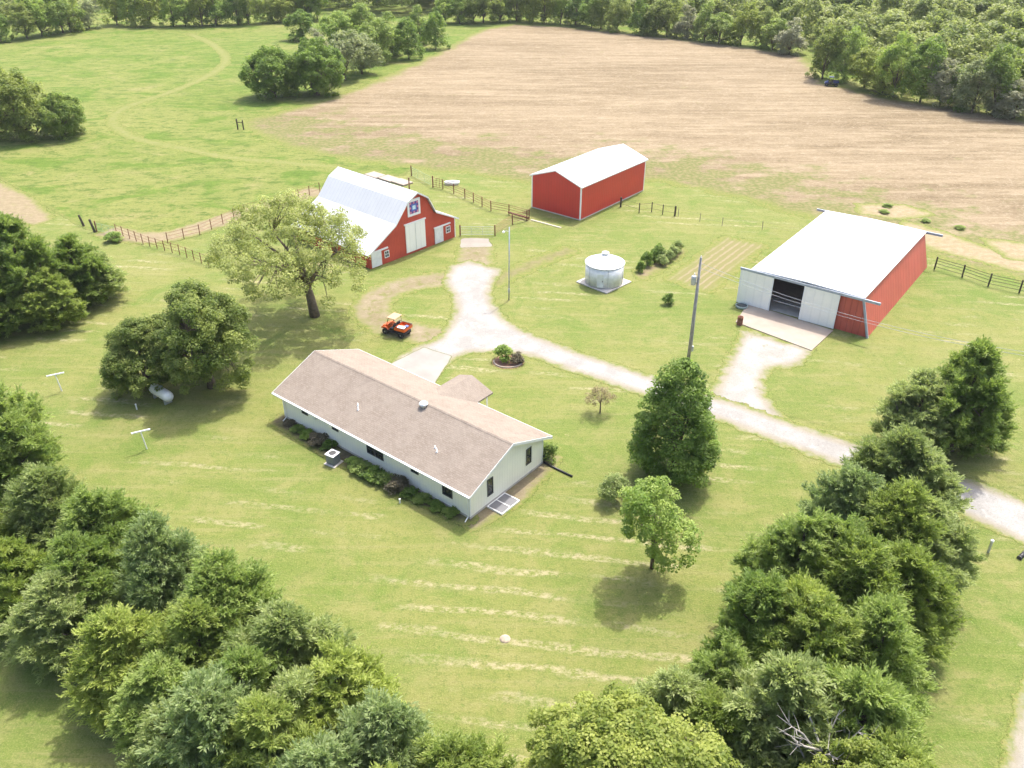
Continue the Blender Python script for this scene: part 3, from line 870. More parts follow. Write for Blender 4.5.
b = MB(); b.bbox(-2.25, 2.25, -2.25, 2.25, 0, 0.13, 0.03); b.build('slab', M_conc2, binr)
b = MB(); b.lathe([(2.17, 0.16), (2.17, 2.5)], 48); b.build('wall', M_bin, binr, True)
b = MB(); b.lathe([(2.26, 2.47), (2.26, 2.53), (0.38, 3.42), (0.34, 3.42)], 48); b.build('roof', M_binroof, binr)
b = MB(); b.lathe([(0.33, 3.40), (0.33, 3.62), (0.42, 3.62), (0.40, 3.68), (0.05, 3.76)], 20); b.build('cap', M_whitetrim, binr)
for a in range(6):
    th = R(a * 60 + 20); b = MB(); b.box(-0.02, 0.02, -2.2, -2.168, 0.2, 2.48, 0, Matrix.Rotation(th, 4, 'Z')); b.build('seam_strip', M_galv, binr)
b = MB(); b.box(-0.35, 0.35, -2.22, -2.14, 0.3, 1.9, 0, Matrix.Rotation(R(-62), 4, 'Z')); dd = b.build('door', M_bin, binr)
b = MB(); b.box(0.22, 0.28, -2.27, -2.22, 1.0, 1.2, 0, Matrix.Rotation(R(-62), 4, 'Z')); b.build('handle', M_dark, dd)

# ------------------------------------------------------------------ utility vehicles
M_tyre = paint('tyre_rubber', (0.02, 0.02, 0.02), 0.9)
M_rim = paint('grey_rim', (0.28, 0.28, 0.29), 0.4, 0.6)
def utility_vehicle(label, cat, loc, heading, body, roofm, rz_group=None):
    v = thing('utility_vehicle', label, cat, loc, heading)
    M_b = paint(body[0], body[1], 0.35, 0, 0.06); M_r = paint(roofm[0], roofm[1], 0.4, 0, 0.05)
    b = MB(); b.bbox(-1.35, 1.25, -0.62, 0.62, 0.34, 0.52, 0.04); b.bbox(-0.1, 0.75, -0.66, 0.66, 0.34, 0.44, 0.02); b.build('chassis', M_black, v)
    b = MB()
    b.add([(0.72, -0.55, 0.5), (1.45, -0.5, 0.5), (1.45, 0.5, 0.5), (0.72, 0.55, 0.5), (0.72, -0.52, 1.08), (1.40, -0.42, 0.84), (1.40, 0.42, 0.84), (0.72, 0.52, 1.08)], BOXF)
    for s in (-1, 1):
        b.tube([(0.55, s * 0.66, 0.62), (0.72, s * 0.67, 0.80), (1.05, s * 0.67, 0.86), (1.38, s * 0.66, 0.72)], 0.07, 6)
    b.build('hood', M_b, v)
    for s in (-1, 1):
        b = MB(); b.bbox(1.40, 1.46, s * 0.34 - 0.1, s * 0.34 + 0.1, 0.66, 0.78, 0.015); b.build('headlight', M_whitetrim, v)
    b = MB(); b.tube([(1.5, -0.5, 0.5), (1.55, 0, 0.55), (1.5, 0.5, 0.5)], 0.03, 6); b.build('bumper', M_black, v)
    bd = MB()
    bd.box(-1.45, -0.25, -0.72, 0.72, 0.78, 0.84)
    bd.box(-1.45, -0.25, -0.74, -0.68, 0.80, 1.12); bd.box(-1.45, -0.25, 0.68, 0.74, 0.80, 1.12)
    bd.box(-0.30, -0.24, -0.68, 0.68, 0.84, 1.12); bd.box(-1.47, -1.41, -0.68, 0.68, 0.80, 1.12)
    bd.build('cargo_bed', M_b, v)
    b = MB(); b.tube([(-1.45, -0.71, 1.14), (-0.27, -0.71, 1.14), (-0.27, 0.71, 1.14), (-1.45, 0.71, 1.14), (-1.45, -0.71, 1.14)], 0.03, 6); b.build('bed_rail', M_black, v)
    for s in (-1, 1):
        b = MB(); b.bbox(0.0, 0.45, s * 0.32 - 0.27, s * 0.32 + 0.27, 0.55, 0.80, 0.05); b.bbox(-0.12, 0.03, s * 0.32 - 0.26, s * 0.32 + 0.26, 0.74, 1.3, 0.05)
        b.build('seat', M_black, v)
    b = MB()
    for s in (-1, 1):
        b.tube([(0.78, s * 0.6, 1.02), (0.52, s * 0.56, 1.86), (-0.2, s * 0.56, 1.88), (-0.24, s * 0.64, 0.9)], 0.035, 6)
    b.tube([(0.52, -0.56, 1.86), (0.52, 0.56, 1.86)], 0.035, 6); b.tube([(-0.2, -0.56, 1.88), (-0.2, 0.56, 1.88)], 0.035, 6)
    b.tube([(-0.22, -0.6, 1.35), (-0.22, 0.6, 1.35)], 0.03, 6)
    b.build('roll_cage', M_black, v)
    b = MB(); b.bbox(-0.32, 0.68, -0.66, 0.66, 1.90, 1.97, 0.03); b.build('roof', M_r, v)
    b = MB(); b.tube([(0.72, 0.32, 1.0), (0.52, 0.32, 1.16)], 0.025, 6)
    ring = [(0.52 + 0.09 * math.cos(a), 0.32 + 0.17 * math.sin(a), 1.17 + 0.12 * math.cos(a)) for a in [2 * math.pi * i / 14 for i in range(15)]]
    b.tube(ring, 0.018, 5); b.build('steering_wheel', M_black, v)
    for (wx, wy) in ((0.98, 0.62), (0.98, -0.62), (-0.95, 0.62), (-0.95, -0.62)):
        wh = MB()
        pr_ = [(0.17, -0.12), (0.29, -0.13), (0.33, -0.09), (0.33, 0.09), (0.29, 0.13), (0.17, 0.12)]
        wh.lathe(pr_, 18); wh.v = [(x + wx, z + wy, y + 0.33) for x, y, z in wh.v]
        wo = wh.build('wheel', M_tyre, v)
        rm = MB(); rm.lathe([(0.17, -0.10), (0.17, 0.10), (0.06, 0.125), (0.02, 0.125)], 14)
        rm.v = [(x + wx, (z if wy > 0 else -z) + wy, y + 0.33) for x, y, z in rm.v]
        rm.build('rim', M_rim, wo)
    return v
ub = at(385.5, 334); uc = at(401.5, 338.5)
UH = R(151)
um = (ub + uc) / 2 + Vector((-math.sin(UH), math.cos(UH), 0)) * -0.62
utv = utility_vehicle('orange utility vehicle with tan roof and open cargo bed on the worn turning loop', 'utility vehicle', (um.x, um.y, 0.016), UH,
                      ('orange_plastic', (0.62, 0.11, 0.02)), ('tan_roof_plastic', (0.47, 0.27, 0.16)))
UM = Matrix.Translation((um.x, um.y, 0.016)) @ Matrix.Rotation(UH, 4, 'Z')
b = MB(); b.bbox(-0.42, 0.42, -0.28, 0.28, 0, 0.2, 0.07)
o = b.build('feed_sack', M_whitetrim); o.matrix_world = UM @ Matrix.Translation((-0.72, 0.2, 0.845)) @ Matrix.Rotation(R(15), 4, 'Z')
tag(o, 'white sack lying in the orange vehicle cargo bed', 'sack')
b = MB(); b.bbox(-0.2, 0.2, -0.16, 0.16, 0, 0.22, 0.03)
o = b.build('tool_box', paint('blue_plastic', (0.12, 0.17, 0.42), 0.5)); o.matrix_world = UM @ Matrix.Translation((-1.12, -0.25, 0.845)) @ Matrix.Rotation(R(-10), 4, 'Z')
tag(o, 'small blue box in the orange vehicle cargo bed', 'box')
bc = at(831, 86)
utility_vehicle('dark blue utility vehicle parked at the wood edge far across the field', 'utility vehicle', bc, R(165),
                ('dark_blue_paint', (0.03, 0.05, 0.16)), ('dark_roof_plastic', (0.06, 0.08, 0.16)))

# ------------------------------------------------------------------ poles and wires
def catenary(a, b, sag, n=24):
    a, b = Vector(a), Vector(b)
    return [a.lerp(b, i / n) - Vector((0, 0, 4 * sag * (i / n) * (1 - i / n))) for i in range(n + 1)]
PA = at(688, 362); PB = Vector((49, 50, 0))
def utility_pole(label, p, lean=0.0, transformer=True):
    g = thing('utility_pole', label, 'utility pole', p, 0, 'utility poles')
    b = MB(); b.tube([(0, 0, 0), (lean * 0.5, 0, 5.3), (lean, 0, 10.7)], [0.17, 0.145, 0.11], 12); b.build('pole', M_polewood, g, True)
    b = MB(); b.lathe([(0.05, 0), (0.06, 0.1), (0.03, 0.13), (0.05, 0.18), (0.02, 0.25)], 10, (lean, 0, 10.68)); b.build('insulator', M_whitetrim, g)
    if transformer:
        b = MB(); b.lathe([(0.2, 0), (0.24, 0.03), (0.24, 0.8), (0.2, 0.86), (0.1, 0.9)], 16, (lean - 0.42, -0.02, 8.1)); to = b.build('transformer', M_galv, g, True)
        b = MB(); b.tube([(lean - 0.4, 0, 8.98), (lean - 0.4, 0, 9.25)], 0.04, 8); b.build('bushing', M_whitetrim, to)
        b = MB(); b.box(lean - 0.25, lean - 0.05, -0.05, 0.05, 8.3, 8.4); b.build('bracket', M_galv, g)
        b = MB(); b.bbox(0.16, 0.36, -0.1, 0.1, 1.2, 1.75, 0.02); b.build('meter_box', M_galv, g)
        b = MB(); b.tube([(0.2, 0, 1.75), (0.14 + lean * .4, 0, 5.5), (0.13 + lean * .75, 0, 7.8)], 0.03, 6); b.build('conduit', M_galv, g)
    return g
M_polewood = paint('grey_pole_wood', (0.30, 0.285, 0.27), 0.9, 0, 0.25, 2.0)
utility_pole('grey wooden utility pole with a transformer behind the dark maple', PA, 0.0)
utility_pole('grey wooden utility pole beyond the right edge of the lawn', PB, 0.0, False)
for i, (za, zb, sg) in enumerate(((10.2, 11.0, 2.16), (9.75, 10.4, 1.95))):
    b = MB(); b.tube(catenary((PA.x, PA.y, za), (PB.x, PB.y, min(zb, 10.6 - i * 0.5)), sg - 0.15), 0.014, 5)
    tag(b.build('power_line', M_rope), ('upper thin power line sagging across the machinery building', 'lower thin power line sagging across the machinery building')[i], 'cable', 'power lines')
LP = at(509, 300)
lp = thing('light_pole', 'slim grey metal pole with a small lamp beside the gravel turn', 'lamp pole', LP)
b = MB(); b.tube([(0, 0, 0), (0.05, 0, 8.4)], [0.085, 0.06], 10); b.build('pole', M_galv, lp, True)
b = MB(); b.bbox(-0.12, 0.12, -0.16, -0.07, 0.95, 1.4, 0.02); b.build('switch_box', M_galv, lp)
b = MB(); b.tube([(0.05, 0, 7.9), (-0.25, 0, 8.0), (-0.5, 0, 7.95)], 0.025, 6); ar = b.build('arm', M_galv, lp)
b = MB(); b.lathe([(0.05, 0.12), (0.16, 0.02), (0.15, -0.05), (0.08, -0.12)], 12, (-0.55, 0, 7.88)); b.build('lamp_head', M_whitetrim, ar)
bp = thing('corral_post', 'tall dark post standing alone behind the white barn roof', 'post', at(409.5, 191))
MB().tube([(0, 0, 0), (0, 0, 1.9)], 0.09, 8).build('post', M_rust, bp)
bp2 = MB(); bp2.box(-0.12, 0.12, -0.12, 0.12, 1.9, 1.96); bp2.build('cap', M_rust, bp)

# ------------------------------------------------------------------ fences
def fence(name, label, cat, pts, post_gap, h, rails, mat, post_r=0.055, rail_r=0.022, closed=False, big_ends=False, wires=()):
    o = pts[0]
    g = thing(name, label, cat, (o.x, o.y, 0))
    L = [p - Vector((o.x, o.y, 0)) for p in pts]
    pos = []
    for a, b2 in zip(L[:-1], L[1:]):
        n = max(1, round((b2 - a).length / post_gap))
        pos += [a.lerp(b2, i / n) for i in range(n)]
    pos.append(L[-1])
    pm = None
    rnd = random.Random(len(pos) * 7 + int(abs(o.x)))
    for i, p in enumerate(pos):
        big = big_ends and i in (0, len(pos) - 1)
        if pm is None or big:
            po = MB(); po.tube([(0, 0, 0), (0, 0, h + 0.12)], post_r * (1.8 if big else 1), 8)
            ob = po.build('post', mat, g)
            if not big or len(pos) < 3: pm = ob
        else:
            ob = pm.copy(); COL.objects.link(ob); ob.parent = g
        ob.location = p
        ob.rotation_euler = (rnd.uniform(-.03, .03), rnd.uniform(-.03, .03), rnd.uniform(0, 3))
    for z in rails:
        r = MB()
        for a, b2 in zip(L[:-1], L[1:]): r.tube([a + Vector((0, 0, z)), b2 + Vector((0, 0, z))], rail_r, 6)
        r.build('rail', mat, g)
    return g
fence('pipe_fence', 'rusty pipe fence beside the small bush along the mown yard', 'fence', pix((117, 234), (150, 246.5), (180, 255), (209, 266)), 1.55, 1.25, (0.45, 0.85, 1.25), M_rust, 0.05, 0.018)
fence('pipe_fence', 'rusty pipe fence along the bare soil strip at the pasture edge', 'fence', pix((168, 243), (200, 235), (245, 214), (277, 206), (320, 192)), 2.1, 1.3, (0.45, 0.9, 1.3), M_rust, 0.055, 0.018)
fence('pipe_fence', 'brown pipe fence running from the barn back towards the bright red shed', 'fence', pix((443, 189), (465, 198.5), (491, 211), (509, 214.5), (529, 220)), 2.6, 1.35, (0.4, 0.75, 1.1, 1.35), M_rust, 0.07, 0.025)
fence('pipe_fence', 'short brown pipe fence between the driveway gate and the plank', 'fence', pix((495, 236), (512.5, 224.5), (527, 220.8)), 3.2, 1.35, (0.35, 0.6, 0.85, 1.1, 1.35), M_rust, 0.08, 0.028)
fence('pipe_fence', 'short dark post fence beside the bright red shed wall', 'fence', pix((620.6, 207), (639, 213), (651.6, 212), (662.5, 214.5), (674.7, 216)), 2.3, 1.3, (0.5, 1.25), M_darkwood, 0.07, 0.015, big_ends=True)
fence('pipe_fence', 'dark post fence leaving the rear corner of the machinery building', 'fence', pix((934.3, 269.2), (962, 277.3), (988, 286.3), (1019, 293), (1075, 306)), 3.6, 1.45, (0.35, 0.75, 1.1, 1.4), M_darkwood, 0.09, 0.026)
fence('wire_fence', 'thin wire fence with slender grey posts behind the garden plot', 'fence', pix((678, 217), (722, 226), (762, 230), (803, 237)), 4.0, 1.1, (0.5, 1.05), M_wood, 0.035, 0.006)
def gate(name, label, a, b2, mat, h=1.25, bars=5, r=0.022):
    d = b2 - a; ln = d.length
    g = thing(name, label, 'gate', a, math.atan2(d.y, d.x))
    f_ = MB(); f_.tube([(0.06, 0, 0.2), (ln - 0.06, 0, 0.2), (ln - 0.06, 0, h), (0.06, 0, h), (0.06, 0, 0.2)], r, 6)
    f_.build('gate_frame', mat, g)
    f_ = MB()
    for i in range(1, bars): z = 0.2 + (h - 0.2) * i / bars; f_.tube([(0.06, 0, z), (ln - 0.06, 0, z)], r * 0.7, 5)
    for x in (ln / 3, 2 * ln / 3): f_.tube([(x, 0.02, 0.2), (x, 0.02, h)], r * 0.7, 5)
    f_.build('bars', mat, g)
    f_ = MB(); f_.tube([(0, 0, 0), (0, 0, h + 0.25)], 0.09, 8); f_.build('post', M_rust, g)
    return g
M_greengate = paint('green_gate_paint', (0.20, 0.32, 0.22), 0.5)
gate('farm_gate', 'silver tube gate across the white slab beside the gambrel barn', at(460.3, 236), at(494, 236), M_galv)
gate('farm_gate', 'green tube gate at the field side behind the barn', at(411.5, 176), at(431, 186), M_greengate, 1.4)
gate('farm_gate', 'rusty brown gate next to the green tube gate', at(433, 187.5), at(443, 189.5), M_rust, 1.5, 4, 0.035)
gate('farm_gate', 'grey green gate at the pasture corner by two dark posts', at(97, 231.5), at(116, 236), M_greengate, 1.2)
for i, (x, y, h, lab) in enumerate(((84, 226, 1.5, 'leaning dark wooden post farther from the small pasture gate'), (95, 232, 1.7, 'thick dark leaning post hinging the small pasture gate'))):
    b = MB(); b.tube([(0, 0, -0.1), (-0.3, 0, h)], [0.17, 0.14], 8); b.tube([(-0.3, 0, h), (-0.3, 0, h + 0.05)], [0.14, 0.06], 8)
    tag(b.build('gate_post', M_darkwood, None, loc=at(x, y)), lab, 'post')
br_ = thing('post_brace', 'dark braced pair of posts standing out in the pasture', 'post', at(238, 129.5))
b = MB(); b.tube([(0, 0, 0), (0, 0, 1.9)], 0.14, 8); b.build('post', M_darkwood, br_)
b = MB(); b.tube([(1.1, -0.2, 0), (1.1, -0.2, 1.7)], 0.12, 8); b.build('post', M_darkwood, br_)
b = MB(); b.tube([(0, 0, 1.3), (1.1, -0.2, 1.3)], 0.07, 8); b.build('rail', M_darkwood, br_)
sheet('concrete_pad', pix((463, 239), (487, 239), (490, 246), (462, 247)), 0.016, concrete_mat('gate_slab_concrete', (0.27, 0.245, 0.21), 0.35), cell=0.3, margin=0.3)
d0, d1 = at(508.5, 214), at(528.5, 220)
b = MB(); b.tube([d0 + Vector((0, -0.25, 0.35)), d1 + Vector((0, -0.25, 0.35))], 0.13, 8)
tag(b.build('wooden_beam', M_rust), 'heavy brown beam leaning along the pipe fence near the shed', 'beam')
d0, d1 = at(531, 220), at(561, 228); dv = d1 - d0
b = MB(); b.bbox(0, dv.length, -0.12, 0.12, 0, 0.09, 0.015)
o = b.build('plank', paint('pale_plank', (0.52, 0.46, 0.36), 0.9), None, loc=d0); o.rotation_euler.z = math.atan2(dv.y, dv.x)
tag(o, 'pale plank lying on the grass by the red shed corner', 'plank')
tr_ = thing('water_trough', 'white oval trough on grass beyond the brown pipe fence', 'trough', at(452, 184.5), R(5))
b = MB()
for n_, (z, k_) in enumerate(((0, 0.92), (0.5, 1.0))):
    pass
b.lathe([(0.55, 0), (0.62, 0.5), (0.55, 0.5), (0.5, 0.35), (0.02, 0.35)], 20); b.v = [(x * 1.9, y * 0.9, z) for x, y, z in b.v]
b.build('tub', M_whitetrim, tr_, True)
b = MB(); b.lathe([(0.5, 0.36), (0.02, 0.362)], 20); b.v = [(x * 1.9, y * 0.9, z) for x, y, z in b.v]; b.build('water', M_glass, tr_)

# clothes line posts
cl = None
for i, (bx_, by_, lab) in enumerate(((62, 391, 'white T shaped clothesline post nearer the left tree row'), (147, 449, 'white T shaped clothesline post nearer the house lawn'))):
    p = at(bx_, by_)
    if cl is None:
        cl = thing('clothesline_post', lab, 'clothesline post', p, R(28), 'clothesline posts')
        b = MB(); b.tube([(0, 0, 0), (-0.12, 0, 1.72)], 0.05, 8); b.build('post', M_whitetrim, cl)
        b = MB(); b.box(-0.82, 0.62, -0.05, 0.05, 1.72, 1.82); b.build('crossbar', M_whitetrim, cl)
        b = MB()
        for x in (-0.72, -0.4, 0.2, 0.52): b.tube([(x, -0.05, 1.77), (x, -0.12, 1.75)], 0.012, 5)
        b.build('hooks', M_galv, cl)
    else:
        c = copy_tree(cl, lab, p, R(26))

# propane tank
pt = thing('propane_tank', 'white propane tank in the shade under the dark round tree', 'propane tank', at(163, 400), math.atan2(62.56 - 64.57, -30.05 + 32.55))
b = MB()
prf = [(-1.55, 0.03), (-1.5, 0.2), (-1.38, 0.36), (-1.2, 0.45), (-1.0, 0.48), (1.0, 0.48), (1.2, 0.45), (1.38, 0.36), (1.5, 0.2), (1.55, 0.03)]
b.tube([(x, 0, 0.8) for x, r_ in prf], [r_ for x, r_ in prf], 20); b.build('tank', M_whitetrim, pt, True)
b = MB(); b.lathe([(0.2, 0), (0.2, 0.2), (0.12, 0.28), (0.02, 0.3)], 14, (0.1, 0, 1.24)); b.build('dome', M_galv, pt)
for x in (-0.85, 0.85):
    b = MB(); b.box(x - 0.07, x + 0.07, -0.35, 0.35, 0, 0.45); b.build('leg', M_galv, pt)

# small markers, barrel, culvert
def marker(label, p, h, r, m, capm):
    g = thing('marker_post', label, 'marker post', p)
    MB().tube([(0, 0, 0), (0, 0, h)], r, 8).build('post', m, g)
    MB().lathe([(r * 1.25, 0), (r * 1.3, h * 0.12), (r * 0.4, h * 0.2)], 10, (0, 0, h)).build('cap', capm, g)
marker('small white pipe marker in front of the propane tank shade', at(137, 409.5), 0.5, 0.06, M_whitetrim, M_whitetrim)
marker('small white cleanout pipe on the lawn before the long house wall', at(400, 503), 0.35, 0.06, M_whitetrim, M_whitetrim)
marker('pale upright utility marker beside the lane right of the cedars', at(988, 552), 0.95, 0.09, M_galv, M_whitetrim)
k = thing('burn_barrel', 'rusty brown burn barrel beside the concrete apron', 'barrel', at(739.5, 324.5))
b = MB(); b.lathe([(0.30, 0), (0.31, 0.03), (0.29, 0.06), (0.29, 0.3), (0.305, 0.32), (0.29, 0.34), (0.29, 0.62), (0.305, 0.64), (0.29, 0.66), (0.29, 0.88), (0.31, 0.9), (0.27, 0.9), (0.27, 0.55), (0.02, 0.55)], 18); b.build('drum', M_rust, k, True)
b = MB(); b.lathe([(0.266, 0.56), (0.02, 0.6)], 14); b.build('ash', M_bindark, k)
k = thing('stock_tank', 'low round grey green stock tank by the sliding door corner', 'tank', at(741.5, 307.2))
b = MB(); b.lathe([(0.62, 0), (0.66, 0.28), (0.62, 0.30), (0.6, 0.2), (0.02, 0.2)], 22); b.build('tub', paint('grey_green_tub', (0.33, 0.4, 0.37), 0.6), k, True)
b = MB(); b.lathe([(0.6, 0.21), (0.02, 0.212)], 22); b.build('water', M_glass, k)
k = thing('culvert_pipe', 'black culvert pipe end beside the lane at the right edge', 'pipe', at(1022, 556), R(40))
b = MB()
b.tube([(-0.5, 0, 0.1), (0.4, 0, 0.1)], 0.15, 14); b.build('pipe', M_black, k, True)
b = MB(); b.tube([(-0.52, 0, 0.1), (-0.44, 0, 0.1)], 0.175, 14); b.build('collar', M_dark, k)

# round flower bed edging
fbp = at(508, 362)
fbo = thing('flower_bed_edging', 'curved pale stone edging round the small bed beside the drive', 'edging', fbp)
b = MB()
for i in range(22):
    a = R(175 + i * 9.2); x, y = 1.35 * math.cos(a), 1.15 * math.sin(a)
    b.bbox(-0.11, 0.11, -0.07, 0.07, 0, 0.13, 0.02, 0, Matrix.Translation((x, y, 0)) @ Matrix.Rotation(a + R(90), 4, 'Z'))
b.build('stones', M_conc, fbo)
sheet('planting_bed', [fbp + Vector((1.3 * math.cos(R(a)), 1.1 * math.sin(R(a)), 0)) for a in range(0, 360, 20)], 0.012, soil_mat('red_mulch', (0.25, 0.13, 0.09), (0.33, 0.2, 0.14), 0.1, 0.1, 0.0), cell=0.2, margin=0.3)

# garden plot and the rows in it
def garden_mat():
    k = NT('garden_plot_soil')
    ang = math.atan2(101.86 - 89.67, 27.6 - 18.44)
    pr = k.pos(rot=-ang)
    sx = k.n('SeparateXYZ'); k.l(pr, sx.inputs[0])
    row = k.ramp(k.math('COSINE', k.math('ADD', k.math('MULTIPLY', sx.outputs[1], 2 * math.pi / 0.85), k.math('MULTIPLY', k.noise(pr, 0.8, 2), 3))), -0.2, 0.8)
    n = k.noise(k.pos(rot=-ang, scale=(0.35, 1.4, 1)), 1.2, 4, 0.7)
    c = k.mix(k.ramp(k.math('MULTIPLY', row, n), 0.20, 0.55, 0.2, 0.95), (0.15, 0.15, 0.055), (0.225, 0.19, 0.115))
    k.color(c); k.set(0.95, 0, 0.1); k.bump(row, 0.4, 0.1)
    k.ragged(k.attr('edge'), 1.1, 0.9, 0.5, 0.8)
    return k.m
sheet('garden_plot', pix((672, 279), (726, 238), (761, 246), (708, 290)), 0.012, garden_mat(), cell=0.4, margin=1.5)
sheet('garden_plot', pix((638, 273), (656, 259), (680, 249), (682, 252), (662, 267), (644, 278)), 0.006, soil_mat('garden_soil', (0.173, 0.138, 0.081), (0.219, 0.178, 0.115), 1.0, 0.8, 0.95), cell=0.4, margin=1.2)

# ------------------------------------------------------------------ foliage
def leaf_mat(name, dark, light, hue_noise=0.5, trans=0.5, shine=0.35):
    k = NT(name)
    a = k.attr('tone')
    oi = k.n('ObjectInfo')
    n = k.noise(k.obj(), hue_noise, 3, 0.6)
    f = k.math('ADD', k.math('MULTIPLY', a, 0.75), k.math('MULTIPLY', n, 0.5))
    f = k.math('ADD', f, k.math('MULTIPLY', k.math('SUBTRACT', oi.outputs['Random'], 0.5), 0.35))
    c = k.mix(k.ramp(f, 0.25, 1.0), dark, light)
    k.color(c)
    k.set(0.55, 0, shine)
    tr = k.n('BsdfTranslucent')
    k.l(k.mix(0.5, c, (light[0] * 1.1, light[1] * 1.2, light[2] * 0.6)), tr.inputs[0])
    mx = k.n('MixShader'); mx.inputs[0].default_value = trans
    k.l(k.b.outputs[0], mx.inputs[1]); k.l(tr.outputs[0], mx.inputs[2]); k.l(mx.outputs[0], k.out.inputs['Surface'])
    return k.m

M_bark = paint('grey_brown_bark', (0.15, 0.115, 0.085), 0.95, 0, 0.35, 3)
M_greybark = paint('grey_dead_bark', (0.40, 0.37, 0.34), 0.95, 0, 0.25, 3)
LM = dict(
    olive=leaf_mat('olive_cedar_needles', (0.154, 0.222, 0.043), (0.353, 0.422, 0.114)),
    green=leaf_mat('green_cedar_needles', (0.137, 0.217, 0.046), (0.331, 0.416, 0.120)),
    bright=leaf_mat('yellow_green_cedar_needles', (0.165, 0.239, 0.041), (0.393, 0.456, 0.114)),
    blue=leaf_mat('blue_green_cedar_needles', (0.160, 0.234, 0.085), (0.376, 0.456, 0.205)),
    grey=leaf_mat('grey_green_cedar_needles', (0.177, 0.239, 0.074), (0.405, 0.467, 0.188)),
    dark=leaf_mat('dark_green_leaves', (0.085, 0.155, 0.026), (0.245, 0.345, 0.07)),
    walnut=leaf_mat('deep_green_leaves', (0.106, 0.162, 0.031), (0.308, 0.358, 0.095)),
    yellow=leaf_mat('yellow_green_leaves', (0.20, 0.235, 0.06), (0.42, 0.455, 0.16)),
    lime=leaf_mat('light_green_leaves', (0.162, 0.258, 0.045), (0.358, 0.448, 0.112)),
    gold=leaf_mat('golden_green_leaves', (0.145, 0.20, 0.03), (0.36, 0.405, 0.09)),
    mid=leaf_mat('mid_green_leaves', (0.134, 0.207, 0.043), (0.325, 0.403, 0.106)),
    fgrey=leaf_mat('grey_green_leaves', (0.185, 0.224, 0.101), (0.381, 0.420, 0.224)),
    red=leaf_mat('reddish_brown_leaves', (0.168, 0.134, 0.073), (0.336, 0.269, 0.157)),
    dusty=leaf_mat('dusty_twigs', (0.224, 0.230, 0.146), (0.392, 0.398, 0.269)),
    plum=leaf_mat('purple_brown_leaves', (0.112, 0.101, 0.067), (0.258, 0.224, 0.146)),
)

def unit(v): return v / np.maximum(np.linalg.norm(v, axis=-1, keepdims=True), 1e-9)

def leaf_quads(P, A, N, ln, wd):
    """diamond leaves: centre P, long axis A, normal N"""
    B = unit(np.cross(N, A))
    a = A * (ln / 2)[:, None]; b = B * (wd / 2)[:, None]
    lift = unit(np.cross(A, B)) * (ln * 0.08)[:, None]
    V = np.stack([P - a - lift, P + b, P + a - lift, P - b], 1).reshape(-1, 3)
    return V

def foliage_object(name, V, tone, mat):
    n = len(V) // 4
    me = np_mesh(name, V, np.arange(n * 4).reshape(n, 4))
    at_ = me.attributes.new('tone', 'FLOAT', 'FACE'); at_.data.foreach_set('value', tone.astype(np.float32))
    me.materials.append(mat)
    o = bpy.data.objects.new(name, me); COL.objects.link(o)
    o.material_slots[0].link = 'OBJECT'; o.material_slots[0].material = mat
    return o

